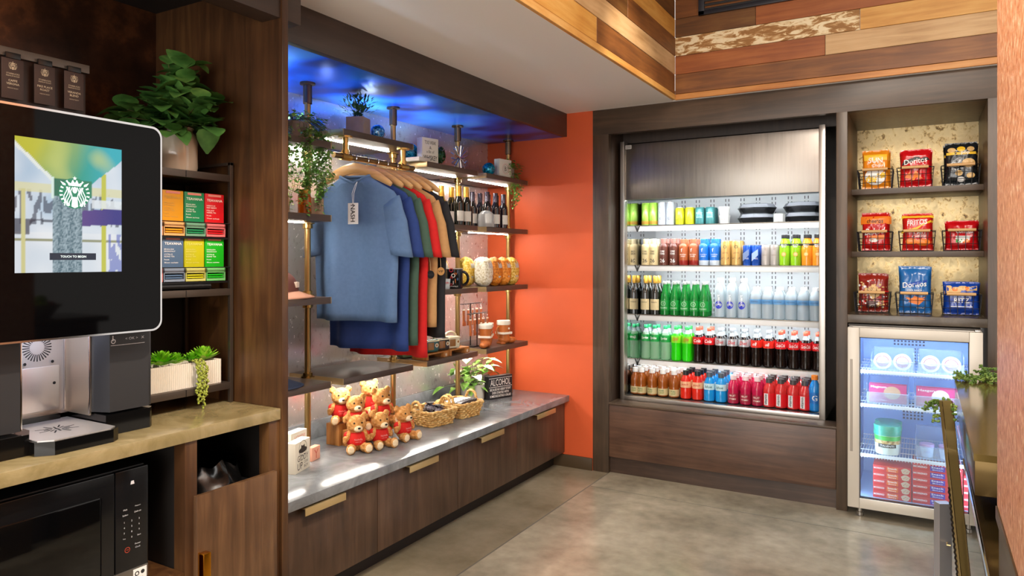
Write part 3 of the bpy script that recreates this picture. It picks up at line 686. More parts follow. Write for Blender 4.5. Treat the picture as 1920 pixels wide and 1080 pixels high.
# white ribbed planter with succulents
PL = thing('ribbed_planter', 'white ribbed trough of green succulents on the rack bottom shelf', 'planter', (-2.207, 1.522, .9635))
mb = MB()
def rib(u, v):
    w = .30 / 2; dd = .05; per = [(-dd, -w), (dd, -w), (dd, w), (-dd, w)]; t = u * 4; i = int(t) % 4; f = t - int(t)
    a, c = per[i], per[(i + 1) % 4]; L = .10 if i % 2 == 0 else .30
    nx, ny = [(0, -1), (1, 0), (0, 1), (-1, 0)][i]; k = .0016 * sin(f * L / .0075 * 2 * pi)
    return Vector((a[0] + (c[0] - a[0]) * f + nx * k, a[1] + (c[1] - a[1]) * f + ny * k, .084 * v))
mb.grid(rib, 640, 8); mb.box(-.048, .048, -.148, .148, 0, .07); mb.build('trough', P('matte white ceramic', '#d9d3c6', .5), PL)
def rosette(mb, c, r, rnd, m=0, up=(0, 0, 1), layers=5, n0=9, W=.45):
    for k in range(layers):
        e_ = .15 + 1.15 * k / layers; L = r * (1 - .62 * k / layers); n_ = max(5, n0 - k)
        for i in range(n_):
            a = 2 * pi * (i + .5 * (k % 2)) / n_ + rnd.uniform(-.1, .1)
            mb.leaf(Vector(c) + Vector((0, 0, .004 * k)), (cos(a) * cos(e_), sin(a) * cos(e_), sin(e_)), (0, 0, 1), L, L * W, -.25, .35, m, 4)
sm = MOTTLE('succulent green', ['#4f9c18', '#86d02a', '#c6ea5a'], 14, .4, 0, (.3, .7), 2)
for nm, (yy, rr_, ly) in zip(range(5), [(-.12, .05, 5), (-.05, .06, 6), (.0, .045, 5), (.06, .04, 4), (.108, .06, 6)]):
    mb = MB(); rosette(mb, (.01, yy, .082), rr_, rr, 0, layers=ly); mb.build('succulent', sm, PL)
mb = MB()
for s_ in range(5):
    yy = .035 + .008 * s_; L = .075 + .02 * (4 - abs(s_ - 2)) 
    pts = [Vector((.03, yy, .085)), Vector((.053, yy, .092)), Vector((.074, yy + rr.uniform(-.004, .004), .08))] + [Vector((.080 + rr.uniform(-.003, .003), yy + rr.uniform(-.005, .005), .08 - L * k / 8)) for k in range(1, 9)]
    mb.tube(pts, .0009, 5, 1)
    for k in range(1, len(pts) - 1):
        for h_ in range(4): mb.ell(pts[k].lerp(pts[k + 1], h_ / 4) + Vector((rr.uniform(-.004, .006), rr.uniform(-.005, .005), 0)), rr.uniform(.0032, .0046), 8, 6)
mb.build('trailing_pearls', [P('pearl green', '#8f9a3a', .4), P('leaf stem', '#4a4a25', .6)], PL)
# ================================================================ MERCHANDISE WALL
rr = random.Random(11)
RODZ = 1.88; RX = -2.342
def shirt_parts(body, mat, L, seed, fold=1.0):
    q = random.Random(4); ph = [q.uniform(0, 6.3) for _ in range(6)]; seed = 4
    def disp(x, z):
        k = max(0, min(1, -z / .75)); A = (.006 + .028 * k) * fold
        return A * (sin(x * 21 + ph[0] + z * 2) * .8 + sin(x * 37 + ph[1] - z * 3) * .45) + .007 * noise.noise(Vector((x * 9, z * 6, seed)))
    rings = []
    for i in range(13):
        t = i / 12; z = -L + t * (L - .26); rings.append((z, .236 + .006 * (1 - t), .022 + .004 * (1 - t)))
    rings += [(-.20, .234, .022), (-.14, .229, .022), (-.098, .220, .022), (-.080, .206, .024), (-.060, .17, .027), (-.037, .128, .031), (-.016, .095, .028), (-.004, .082, .027)]
    n = 72; vs = []; fs = []
    for z, w, d in rings:
        for k in range(n):
            a = 2 * pi * k / n; c, s_ = cos(a), sin(a)
            x = w * math.copysign(abs(c) ** .75, c); y = d * math.copysign(abs(s_) ** .7, s_)
            if z > -.06: y += .0
            zz = z - (.035 * (1 - abs(c)) if (z > -.02 and s_ < 0) else 0)
            vs.append((x, y + disp(x, z), zz))
    for j in range(len(rings) - 1):
        for k in range(n): fs.append((j * n + k, j * n + (k + 1) % n, (j + 1) * n + (k + 1) % n, (j + 1) * n + k))
    mb = MB(); mb.add(vs, fs)
    for sx in (-1, 1):
        vs = []; fs = []; m_ = 28; K = 9
        for j in range(K):
            t = j / (K - 1); cx = .183 + .066 * t ** .8; cz = -.135 - .245 * t; hw = .085 - .022 * t; dd = .020 + .007 * t
            dx, dz = (.62, .42) if t < .3 else (.80, -.12 + .4 * (1 - t))
            for k in range(m_):
                a = 2 * pi * k / m_; c = math.copysign(abs(cos(a)) ** .8, cos(a)); s_ = math.copysign(abs(sin(a)) ** .8, sin(a))
                x = cx + dx * hw * c; z = cz + dz * hw * c
                vs.append((sx * x, dd * s_ + disp(sx * x, z) * .7, z))
        for j in range(K - 1):
            for k in range(m_):
                f = (j * m_ + k, j * m_ + (k + 1) % m_, (j + 1) * m_ + (k + 1) % m_, (j + 1) * m_ + k); fs.append(f if sx > 0 else f[::-1])
        mb.add(vs, fs)
    o = mb.build('shirt_body', mat, body, 70)
    sf = o.modifiers.new('thick', 'SOLIDIFY'); sf.thickness = .0025; sf.offset = 0
    ring = []
    for k in range(32):
        a = 2 * pi * k / 32; ring.append((.084 * cos(a), .026 * sin(a) + disp(.084 * cos(a), 0), -.002 - (.036 * (1 - abs(cos(a))) if sin(a) < 0 else 0)))
    MB().tube(ring, .0075, 8, closed=True, flat=1).build('collar', mat, body)
fab = lambda nm, c: P('jersey ' + nm, c, .85, noise_scale=60, noise_amt=.06, bump=.1)
shirts = [(2.555, 'slate blue', '#56749c', .685, 'slate blue T-shirt with white swing tag, at the front of the rail', 8),
          (2.64, 'navy', '#1f3a7a', .825, 'navy T-shirt hanging directly behind the slate blue one', 8),
          (2.712, 'grey green', '#3f5a4c', .805, 'grey-green T-shirt hanging between the navy and red ones', 8),
          (2.785, 'red', '#c81616', .872, 'long red T-shirt with a round black tag on the rail', 8),
          (2.862, 'tan', '#b98f5c', .73, 'tan T-shirt hanging between the red and black ones', 8),
          (2.935, 'black', '#1b1c20', .79, 'black T-shirt hanging last on the rail', 8)]
hang_wood = WOOD('hanger wood', ['#b98a52', '#d2a56c', '#e2bd88'], 'x', 3, .35, .03)
h0 = None
for i, (yy, nm, cc, L, lab, rz) in enumerate(shirts):
    hl = ['front-most pale wooden clothes hanger carrying the slate blue shirt', 'pale wooden clothes hanger carrying the navy shirt', 'pale wooden clothes hanger carrying the grey-green shirt',
          'pale wooden clothes hanger carrying the red shirt', 'pale wooden clothes hanger carrying the tan shirt', 'pale wooden clothes hanger carrying the black shirt'][i]
    if h0 is None:
        h0 = thing('clothes_hanger', hl, 'hanger', (RX, yy, RODZ), radians(rz), 'wooden hangers on the rail')
        mb = MB(); top = []; N = 24
        def arm(t): x = -.205 + .41 * t; k = abs(x) / .205; return Vector((x, 0, -.048 - .085 * k ** 1.6))
        mb.tube([arm(i_ / N) for i_ in range(N + 1)], [.007 + .010 * sin(pi * i_ / N) ** .7 for i_ in range(N + 1)], 10, flat=1.5)
        mb.build('hanger_arm', hang_wood, h0)
        hk = [(0, 0, -.05), (0, 0, -.028), (.006, 0, -.016)] + [(.0165 * cos(a), 0, .0165 * sin(a)) for a in [radians(-30 + 22 * k) for k in range(11)]]
        MB().tube(hk, .0016, 6).build('hook', chrome, h0)
    else: dup(h0, (RX, yy, RODZ), radians(rz), hl)
    s_ = thing('hanging_shirt', lab, 't-shirt', (RX + .012, yy + .002, RODZ - .085), radians(rz), 'shirts on the rail')
    shirt_parts(s_, fab(nm, cc), L, i + 3, 1.0)
    if i == 0:
        tg = MB(); tg.box(-.028, .028, -.0012, 0, -.098, 0, .001); tg.text('NASH', .024, (-.001, -.0016, -.048), FACE_Y, 1, width=.078, rot=-pi / 2, bold=True)
        tg.disc((0, -.0015, -.006), .003, FACE_Y, 12, 1)
        o = tg.build('swing_tag', [P('tag white', '#eef0f2', .5), P('tag black', '#15161a', .5)], s_); o.location = (.035, -.075, -.135)
        mb = MB()
        for k in (-1, 1): mb.tube([(.035 + .002 * k, -.076, -.14), (.036 + .005 * k, -.078, -.09), (.04 + .003 * k, -.06, -.048), (.04, -.05, -.035)], .0011, 5)
        mb.build('tag_string', P('tag string', '#d9dde2', .6), s_)
    if i in (3, 4):
        mb = MB(); cxx, czz = (.175, -.47) if i == 3 else (.18, -.455)
        mb.lathe([(.020, -.001), (.020, .001)], 24); mb.text('VIP' if i == 4 else 'NASH', .011, (0, 0, .0014), FACE_Z, 1, bold=True, width=.028)
        o = mb.build('round_tag', [P('tag ' + ('black' if i == 3 else 'kraft'), '#121214' if i == 3 else '#c89a5c', .5), P('tag ink ' + str(i), '#3a3a3c' if i == 3 else '#20170f', .5)], s_)
        o.location = (cxx + .08, -.02, czz); o.rotation_euler = (pi / 2, 0, 0)
        MB().tube([(cxx + .08, -.02, czz + .019), (cxx + .076, -.018, czz + .06), (cxx + .065, -.015, czz + .10)], .0012, 5).build('tag_string', P('tag string tan', '#c9a878', .6), s_)
# ---------------------------------------------------------------- teddy bears
def remeshed(mb, name, mats, voxel, amp, seed=0, freq=150):
    o = mb.build(name, mats, None, 0)
    md = o.modifiers.new('r', 'REMESH'); md.mode = 'VOXEL'; md.voxel_size = voxel; md.use_smooth_shade = True
    dg = bpy.context.evaluated_depsgraph_get(); me = bpy.data.meshes.new_from_object(o.evaluated_get(dg))
    nrm = [v.normal.copy() for v in me.vertices]
    for v, nn in zip(me.vertices, nrm):
        k = noise.noise(v.co * freq + Vector((seed, 0, 0))) * .7 + noise.noise(v.co * freq * .4) * .5
        v.co += nn * (amp * k)
    old = o.data; o.modifiers.clear(); o.data = me; bpy.data.meshes.remove(old); me.name = name
    me.materials.clear()
    for m_ in (mats if isinstance(mats, list) else [mats]): me.materials.append(m_)
    me.polygons.foreach_set('use_smooth', [True] * len(me.polygons))
    return o
fur = MOTTLE('golden plush fur', ['#a86a2a', '#cf9450', '#e2b277'], 70, .95, 0, (.3, .7), 4, .6)
fur_l = P('pale plush fur', '#ecd6b0', .95, noise_scale=90, noise_amt=.08, bump=.4)
red_knit = P('red knit', '#cf1b12', .8, noise_scale=80, noise_amt=.1, bump=.2)
def make_bear():
    b = thing('teddy_bear', '', 'teddy bear', (0, 0, 0), 0, 'teddy bears in red shirts')
    mb = MB(); mb.ell((0, 0, .055), (.040, .042, .055)); mb.ell((.004, 0, .135), (.044, .049, .044)); mb.ell((.03, 0, .124), (.027, .027, .022))
    for s_ in (-1, 1):
        mb.ell((-.004, s_ * .041, .168), (.011, .018, .018)); mb.ell((.012, s_ * .049, .074), (.019, .016, .034), R=Matrix.Rotation(s_ * .45, 3, 'X'))
        mb.ell((.046, s_ * .034, .023), (.040, .023, .0225), R=Matrix.Rotation(s_ * .3, 3, 'Z')); mb.ell((.074, s_ * .043, .0265), (.017, .023, .0265))
    o = remeshed(mb, 'plush_body', fur, .0035, .0035); o.parent = b
    mb = MB(); mb.ell((.049, 0, .119), (.019, .021, .0165)); o = remeshed(mb, 'muzzle', fur_l, .003, .002); o.parent = b
    for s_ in (-1, 1): mb = MB(); mb.ell((.083, s_ * .044, .0265), (.009, .018, .021)); o = remeshed(mb, 'foot_pad', fur_l, .003, .002); o.parent = b
    mb = MB(); mb.ell((.068, 0, .125), (.005, .0075, .005), 10, 8); mb.build('nose', black, b)
    for s_ in (-1, 1): MB().ell((.0425, s_ * .019, .146), (.0045, .0045, .0045), 10, 8).build('eye', P('bead eye', '#0a0808', .1), b)
    mb = MB()
    mb.lathe([(.030, .096), (.040, .092), (.0465, .075), (.0475, .055), (.046, .040), (.043, .036)], 28, cap=False)
    for s_ in (-1, 1): mb.ell((.008, s_ * .047, .081), (.020, .018, .020))
    mb.text('Nashville', .010, (.0485, 0, .066), FACE_X, 1, width=.04); mb.text('music city', .006, (.0485, 0, .053), FACE_X, 1, width=.03)
    o = mb.build('red_shirt', [red_knit, P('pink print', '#f0a9a4', .7)], b)
    return b
BZ = .4832
bear0 = None
blist = [(-2.353, 2.583, BZ, -35, 'teddy bear in red shirt at the front corner of the bear group', 1.0),
         (-2.308, 2.70, BZ, -20, 'teddy bear in red shirt second in the bottom row of bears', .98),
         (-2.300, 2.87, BZ, -10, 'teddy bear in red shirt closest to the wicker baskets', .98),
         (-2.425, 2.655, .5605, -30, 'teddy bear seated on the low crate behind the front corner bear', .98),
         (-2.402, 2.82, .5605, -15, 'teddy bear in red shirt seated on the low crate nearer the pole', 1.05),
         (-2.512, 2.645, .5895, -35, 'teddy bear in red shirt on the near end of the tall crate', 1.0),
         (-2.525, 2.87, .5895, -15, 'palest-lit teddy bear at the back on the tall crate', 1.0)]
for x, y, z, rz, lab, sc_ in blist:
    if bear0 is None: bear0 = b = make_bear(); b.location = (x, y, z); b.rotation_euler = (0, 0, radians(rz))
    else: b = dup(bear0, (x, y, z), radians(rz))
    b['label'] = lab; b.scale = (sc_ * .96,) * 3
cw = WOOD('crate wood', ['#7a4a1e', '#a86c30', '#c98d4c'], 'z', 3, .55, .15)
for nm, x0, x1, y0, y1, h, lab in [('a', -2.565, -2.478, 2.60, 2.94, .105, 'taller brown wood block riser under the back teddy bears'), ('b', -2.474, -2.41, 2.615, 2.90, .077, 'shorter brown wood block riser under the middle teddy bears')]:
    mb = MB(); n_ = 3
    for k in range(n_): mb.box(x0 + (x1 - x0) * k / n_ + .0006, x0 + (x1 - x0) * (k + 1) / n_ - .0006, y0, y1, BZ + .0002, BZ + h, .0015)
    tag(mb.build('wood_riser', cw), lab, 'riser', 'wood block risers')
# ---------------------------------------------------------------- wicker baskets
wick = MOTTLE('wicker', ['#9c6c2c', '#c99c56', '#e6ca8e'], 60, .6, 0, (.3, .7), 3, .3)
def rrpt(hx_, hy_, r, s_):
    """point at fraction s_ round a rounded rectangle"""
    per = 2 * (2 * hx_ + 2 * hy_ - 4 * r) + 2 * pi * r; d = (s_ % 1) * per
    for (cx, cy, a0, L) in ((hx_ - r, -hy_ + r, 0, 2 * hy_ - 2 * r), (hx_ - r, hy_ - r, 90, 2 * hx_ - 2 * r), (-hx_ + r, hy_ - r, 180, 2 * hy_ - 2 * r), (-hx_ + r, -hy_ + r, 270, 2 * hx_ - 2 * r)):
        if d < L:
            t = d; a = radians(a0); nx, ny = cos(a), sin(a); return Vector((cx + nx * r - ny * t, cy + ny * r + nx * t, 0)), Vector((nx, ny, 0))
        d -= L; q = pi * r / 2
        c2 = {0: (hx_ - r, hy_ - r), 90: (-hx_ + r, hy_ - r), 180: (-hx_ + r, -hy_ + r), 270: (hx_ - r, -hy_ + r)}[a0]
        if d < q:
            a = radians(a0) + d / r; return Vector((c2[0] + r * cos(a), c2[1] + r * sin(a), 0)), Vector((cos(a), sin(a), 0))
        d -= q
    return Vector((hx_, -hy_ + r, 0)), Vector((1, 0, 0))
def basket(loc, hx_, hy_, h, rz, lab):
    b = thing('wicker_basket', lab, 'basket', loc, radians(rz), 'wicker baskets on the bench')
    mb = MB(); rows_ = 7; N = 84
    for j in range(rows_):
        z = .008 + (h - .014) * j / (rows_ - 1); k = .82 + .18 * j / (rows_ - 1); pts = []
        for i in range(N):
            p, nn = rrpt(hx_ * k, hy_ * k, .025, i / N); w = .0032 * sin(2 * pi * i / 4 + pi * j) ; pts.append(p + nn * w + Vector((0, 0, z + .0015 * sin(2 * pi * i / 6 + j))))
        mb.tube(pts, .0078 if j < rows_ - 1 else .0095, 7, closed=True)
    mb.box(-hx_ * .8, hx_ * .8, -hy_ * .8, hy_ * .8, .001, .007)
    for i in range(0, N, 4):
        p, nn = rrpt(hx_ * .82, hy_ * .82, .02, i / N); q, _ = rrpt(hx_, hy_, .025, i / N); mb.tube([p + Vector((0, 0, .004)), q + Vector((0, 0, h))], .004, 5)
    mb.build('woven_body', wick, b)
    for s_ in (-1, 1):
        pts = [Vector((.04 * cos(a), s_ * (hy_ + .002), h - .004 + .05 * sin(a))) for a in [pi * k / 14 for k in range(15)]]
        MB().tube([p + Vector((.0012 * sin(i * 2.2), .002 * cos(i * 2.2), 0)) for i, p in enumerate(pts)], .008, 8).build('loop_handle', wick, b)
    return b
B1 = (-2.385, 3.225, BZ); B2 = (-2.36, 3.475, BZ)
basket(B1, .112, .105, .088, -12, 'wicker basket of cellophane-wrapped treats nearest the teddy bears')
basket(B2, .105, .098, .088, -8, 'wicker basket of flat dark packets beside the alcohol sign')
pk = MOTTLE('dark cellophane', ['#15131a', '#3a3540', '#8b8792', '#d6d6e0'], 40, .15, .2, (.35, .75), 4, .3)
kk = 0
for dx, dy, dz in [(-.05, -.055, .045), (.03, -.05, .055), (-.04, .03, .06), (.04, .035, .06), (0, -.01, .085), (.05, -.005, .075)]:
    mb = MB(); mb.ell((0, 0, 0), (.034, .03, .022), 18, 12, jit=.35); mb.lathe([(.006, .018), (.02, .032), (.021, .034)], 14, fn=lambda a, z: 1 + .25 * sin(a * 5))
    tag(mb.build('wrapped_treat', pk, loc=(B1[0] + dx, B1[1] + dy, BZ + dz)), 'dark cellophane treat bag, ' + ORD[kk] + ' of six in the basket by the bears', 'treat bag', 'treats in the basket'); kk += 1
pkt = [P('packet dark', '#2c2833', .3), P('packet label white', '#e6e6ec', .4), P('packet ink', '#4a4a55', .5)]
for k in range(6):
    mb = MB(); mb.box(-.075, .075, -.013, .013, -.008, .008, .004); mb.box(-.055, .03, -.010, .010, .0078, .0084, 0, 1)
    mb.text('CHOCOLATE', .008, (-.012, 0, .0087), FACE_Z, 2, width=.06)
    o = mb.build('snack_packet', pkt, loc=(B2[0], B2[1] - .068 + k * .0272, BZ + .085 - .001 * abs(k - 2))); o.rotation_euler = (radians(18), radians(-4), radians(-8))
    tag(o, 'flat dark snack packet with pale label, ' + ORD[k] + ' in the basket by the sign', 'snack packet', 'packets in the basket')
# ---------------------------------------------------------------- sign blocks
def block(name, loc, rz, w, h, t, mats, lab, draw, rim=True):
    """standing block sign, front facing local +X"""
    s_ = MB(); s_.box(-t, 0, -w / 2, w / 2, 0, h, .002); draw(s_)
    o = s_.build(name, mats, loc=loc); o.rotation_euler = (0, 0, radians(rz)); return tag(o, lab, 'sign')
blk = [P('chalk black paint', '#1d1a1c', .5), P('sign white ink', '#efebe4', .6), P('sign grey side', '#5a565a', .6)]
def d1(s_):
    s_.poly([(-.098, .135), (.098, .135), (.098, .1375), (-.098, .1375)], (.0006, 0, 0), FACE_X, 1)
    s_.text('ALCOHOL', .042, (.0006, 0, .108), FACE_X, 1, width=.172)
    s_.poly([(-.098, .077), (.098, .077), (.098, .080), (-.098, .080)], (.0006, 0, 0), FACE_X, 1)
    for k, tx in enumerate(['BECAUSE NO GREAT STORY', 'EVER STARTED WITH', 'SOMEONE EATING A SALAD']): s_.text(tx, .0155, (.0006, 0, .062 - .0215 * k), FACE_X, 1, width=[.18, .14, .18][k], bold=True)
block('sign_block', (-2.414, 4.03, BZ), -19, .205, .15, .042, blk, 'black ALCOHOL sign block on the bench by the orange wall', d1)
wb = [P('sign cream paint', '#ddd8c8', .6), P('sign black ink', '#2a2522', .6), P('sign pink ink', '#d98c80', .6)]
def d2(s_):
    s_.text('GIDDY', .026, (.0006, 0, .060), FACE_X, 1, width=.092); s_.text('UP', .030, (.0006, -.025, .026), FACE_X, 1, width=.045)
    s_.text('COW', .012, (.0006, .028, .036), FACE_X, 1, width=.035); s_.text('BOY', .012, (.0006, .028, .018), FACE_X, 1, width=.035)
    s_.poly([(.036 * cos(2 * pi * k / 24), .006 + .012 * sin(2 * pi * k / 24)) for k in range(24)], (.0006, 0, .085), FACE_X, 1)
    s_.poly([(-.018, .008), (.018, .008), (.014, .03), (.004, .025), (-.004, .025), (-.014, .03)], (.0007, 0, .085), FACE_X, 1)
    s_.disc((.0006, 0, .098), .0345, FACE_X, 28, 1, .0325)
block('sign_block', (-2.33, 2.222, BZ), 18, .13, .131, .045, wb, 'cream GIDDY UP sign block on the near end of the bench', d2)
def d3(s_):
    for k, tx in enumerate(['HOWDY', 'YALL', 'MUSIC']): s_.text(tx, .022, (.0006, .005, .115 - k * .032), FACE_X, 2, width=.08)
block('sign_block', (-2.435, 2.30, BZ), 12, .12, .142, .045, wb, 'white sign block with pink lettering behind the GIDDY UP block', d3)
mb = MB(); mb.box(-.03, 0, -.035, .035, 0, .062, .004); mb.text('Y', .04, (.0006, 0, .03), FACE_X, 1)
o = mb.build('pink_sign_block', [P('sign pink paint', '#e0a48c', .6), P('sign coral ink', '#c8604c', .6)], loc=(-2.40, 2.37, BZ)); o.rotation_euler = (0, 0, radians(14)); tag(o, 'small pink sign block behind the GIDDY UP block', 'sign')
T4 = lv[4] + .0003
def d4(s_):
    s_.text('TOO WEAK', .020, (.0006, 0, .112), FACE_X, 1, width=.082); s_.text('.&.', .016, (.0006, 0, .085), FACE_X, 1); s_.text('a Bit of', .016, (.0006, 0, .062), FACE_X, 1, width=.055); s_.text('WHISKEY', .027, (.0006, 0, .028), FACE_X, 1, width=.10, bold=True)
block('sign_block', (-2.36, 3.185, T4), -12, .118, .138, .045, wb, 'white WHISKEY sign block on the top shelf', d4)
def d5(s_):
    s_.disc((.0006, 0, .06), .034, FACE_X, 28, 2, .032); s_.text('B', .03, (.0006, 0, .06), FACE_X, 1); s_.disc((.0006, 0, .06), .026, FACE_X, 28, 1, .0245)
block('sign_block', (-2.37, 4.02, T4), -8, .125, .122, .045, wb, 'pale sign block with faint round emblem beside the orange wall', d5)
o = MB().box(-.06, .06, -.05, .05, 0, .022, .002).build('white_box', P('matte white box', '#d8d2c4', .6), loc=(-2.41, 3.07 + .05, T4)); tag(o, 'low white box at the pole end of the whiskey sign shelf', 'box')
# ---------------------------------------------------------------- plants of the wall
gl = lambda nm, c: MOTTLE(nm, c, 16, .5, 0, (.3, .7), 2)
ivy = gl('ivy leaf', ['#2f6420', '#5f9a38', '#a9cc6e']); box_ = gl('boxwood leaf', ['#122b14', '#1f4a22', '#3b6b34'])
potm = P('grey stone pot', '#8e8278', .7, noise_scale=30, noise_amt=.1)
def hanging_plant(nm, loc, pot_r, strands, mat, lab, seed, spread=.12, dens=1.0, pot=True):
    q = random.Random(seed); t_ = thing(nm, lab, 'plant', loc)
    if pot: MB().lathe([(pot_r * .8, 0), (pot_r, .004), (pot_r * 1.05, .075), (pot_r * .95, .075), (pot_r * .9, .06)], 24).build('pot', potm, t_)
    mb = MB()
    for k in range(int(170 * dens)):
        a = q.uniform(0, 2 * pi); r_ = spread * math.sqrt(q.random()); z = .075 + .07 * (1 - (r_ / spread) ** 2) * q.random() + q.uniform(-.015, .01)
        mb.leaf((r_ * cos(a), r_ * sin(a), z), (cos(a) + q.uniform(-.6, .6), sin(a) + q.uniform(-.6, .6), q.uniform(-.3, .6)), (0, 0, 1), q.uniform(.016, .028), q.uniform(.012, .02), .3, .2, 0, 3)
    for (sx, sy, L) in strands:
        st = Vector((0, 0, .085)); ed = Vector((sx, sy, .06)); pts = [st, (st + ed) / 2 + Vector((0, 0, .03)), ed]
        ns_ = max(4, int(L / .02))
        for k in range(1, ns_ + 1): pts.append(Vector((sx + .008 * sin(k * .9 + sx * 50), sy + .008 * cos(k * .7 + sy * 40), .06 - L * k / ns_)))
        mb.tube(pts, .0009, 4, 1)
        for k in range(3, len(pts)):
            for h_ in range(3):
                a = q.uniform(0, 2 * pi); mb.leaf(pts[k] + Vector((0, 0, q.uniform(-.01, .01))), (cos(a), sin(a), q.uniform(-.7, .2)), (0, 0, 1), q.uniform(.016, .024), q.uniform(.011, .016), .2, .2, 0, 3)
    mb.build('foliage', [mat, P('vine stem', '#55602c', .6)], t_); return t_
q = random.Random(5)
st_ = [(.075 + q.uniform(-.02, .03), q.uniform(-.16, .03), q.uniform(.24, .40)) for _ in range(20)] + [(.06 + q.uniform(-.02, .03), q.uniform(.055, .15), q.uniform(.22, .38)) for _ in range(18)]
hanging_plant('trailing_plant', (-2.43, 2.26, T4), .065, [(a, b_, c_) for a, b_, c_ in st_ if not (.03 < b_ < .055)], ivy, 'long trailing green plant spilling from the shelf beside the cabinet panel', 2, .15, 1.4)
st_ = [(.05 + q.uniform(-.02, .03), q.uniform(-.07, .05), q.uniform(.06, .26)) for _ in range(11)]
hanging_plant('trailing_plant', (-2.42, 4.12, T4), .05, st_, ivy, 'small trailing plant over the shelf end against the orange wall', 4, .10, .8)
# square pot with bushy greens on the raised shelf
ZT = 2.0063
bp_ = thing('potted_greens', 'square stone-coloured pot of bushy dark greens on the raised shelf', 'plant', (-2.41, 2.66, ZT), radians(20))
MB().prism([(-.045, -.045), (.045, -.045), (.045, .045), (-.045, .045)], 0, .088, 'z').build('pot', P('pale clay pot', '#9b8a7c', .7, noise_scale=25, noise_amt=.08), bp_)
mb = MB()
for k in range(240):
    a = q.uniform(0, 2 * pi); e_ = q.uniform(.35, 1.5); L = .115 * q.random() ** .8; d_ = Vector((cos(a) * cos(e_), sin(a) * cos(e_), sin(e_)))
    mb.leaf(Vector((0, 0, .085)) + d_ * L, d_ + Vector((q.uniform(-.6, .6), q.uniform(-.6, .6), q.uniform(-.2, .5))), (0, 0, 1), q.uniform(.02, .034), q.uniform(.008, .013), .2, .2, 0, 3)
mb.build('foliage', box_, bp_)
def boxball(loc, r, lab):
    mb = MB(); mb.ell((0, 0, r), r * .8, 14, 10)
    for k in range(420):
        d_ = Vector((q.gauss(0, 1), q.gauss(0, 1), q.gauss(0, 1))).normalized(); c_ = Vector((0, 0, r)) + d_ * r * .82
        if c_.z < .006: continue
        mb.leaf(c_, d_ + Vector((q.uniform(-.8, .8), q.uniform(-.8, .8), q.uniform(-.8, .8))), d_, r * .26, r * .17, .1, .2, 0, 2)
    return tag(mb.build('boxwood_ball', box_, loc=loc), lab, 'plant')
boxball((-2.44, 3.33, T4), .066, 'dark green boxwood ball behind the whiskey sign')
mos = MOTTLE('blue mosaic glass', ['#06326b', '#0f7fd0', '#8fd4ff', '#e9f8ff'], 70, .08, .3, (.38, .72), 3, .4)
teal = MOTTLE('teal mosaic glass', ['#04303d', '#0a7f9e', '#3fc4de'], 60, .1, .3, (.35, .7), 3, .4)
for loc, r, mt, lab in [((-2.385, 2.775, ZT), .036, mos, 'blue and silver mosaic ball beside the square pot'), ((-2.56, 2.535, ZT), .038, mos, 'blue mosaic ball behind the pole end of the raised shelf'),
                        ((-2.47, 3.09 + .06, T4 + .0222), .045, teal, 'teal mosaic ball behind the low white box'), ((-2.40, 3.86, T4), .042, teal, 'teal mosaic ball between the starburst and pale sign block')]:
    tag(MB().ell((0, 0, r), r, 28, 18, jit=.04).build('mosaic_ball', mt, loc=loc), lab, 'ornament', 'glass mosaic balls')
sb = thing('starburst_ornament', 'silver wire starburst ornament on the whiskey sign shelf', 'ornament', (-2.40, 3.53, T4 + .002))
mb = MB(); R0 = .072
for k in range(14):
    a = 2 * pi * k / 14 + .2; tw = .25 * (1 if k % 2 else -1)
    for w_ in (-1, 1):
        p1 = Vector((.003 * w_, .006 * cos(a), R0 + .006 * sin(a))); p2 = Vector((.012 * w_ + .01 * tw, R0 * cos(a + .10 * w_), R0 + R0 * sin(a + .10 * w_) * .98)); mb.tube([p1, p2], .0024, 6)
    mb.tube([Vector((.012 * w_ + .01 * tw, R0 * cos(a + .10 * w_), R0 + R0 * sin(a + .10 * w_) * .98)) for w_ in (-1, 1)], .0024, 6)
mb.ell((0, 0, R0), .008, 10, 8); mb.build('wire_burst', P('silver wire', '#c9c4c0', .2, 1), sb)
# lily-like plant behind the baskets
lp = thing('leafy_plant', 'pale green leafy plant with white blooms behind the baskets and sign', 'plant', (-2.56, 3.92, BZ))
MB().lathe([(.06, 0), (.075, .005), (.08, .10), (.07, .10), (.065, .08)], 24).build('pot', P('white pot', '#d9d6cc', .5), lp)
mb = MB(); fl = MB()
for k in range(80):
    a = q.uniform(0, 2 * pi); e_ = q.uniform(-.1, 1.3); L = q.uniform(.05, .20); d_ = Vector((cos(a) * cos(e_) * .7, sin(a) * cos(e_) * 1.35, sin(e_)))
    c_ = Vector((0, 0, .09)) + d_ * L
    if c_.x < -.10 or c_.y > .30 or (c_.x > .05 and c_.y > .0): continue
    mb.tube([(0, 0, .08), (Vector((0, 0, .10)) + c_) / 2, c_], .0015, 4, 1); mb.leaf(c_, d_ + Vector((q.uniform(-.2, .8), q.uniform(-.6, .6), q.uniform(-.6, .3))), (0, 0, 1), q.uniform(.05, .085), q.uniform(.035, .055), .5, .2, 0, 5)
for k in range(6):
    fl = MB(); a = -1.9 + .6 * k; c_ = Vector((.03 + .05 * cos(a), .14 * sin(a), .16 + q.uniform(0, .12))); fl.leaf(c_, (cos(a) + .3, sin(a), .4), (0, 0, 1), .085, .07, .5, .25, 0, 6)
    fl.tube([c_, c_ + Vector((cos(a), sin(a), .6)) * .03], .003, 5, 1); fl.build('bloom', [P('white bloom', '#eef2e4', .6), P('bloom spike', '#e2dc8a', .6)], lp)
mb.build('foliage', [gl('pale green leaf', ['#5f9f34', '#97cc58', '#daeea4']), P('vine stem', '#55602c', .6)], lp)
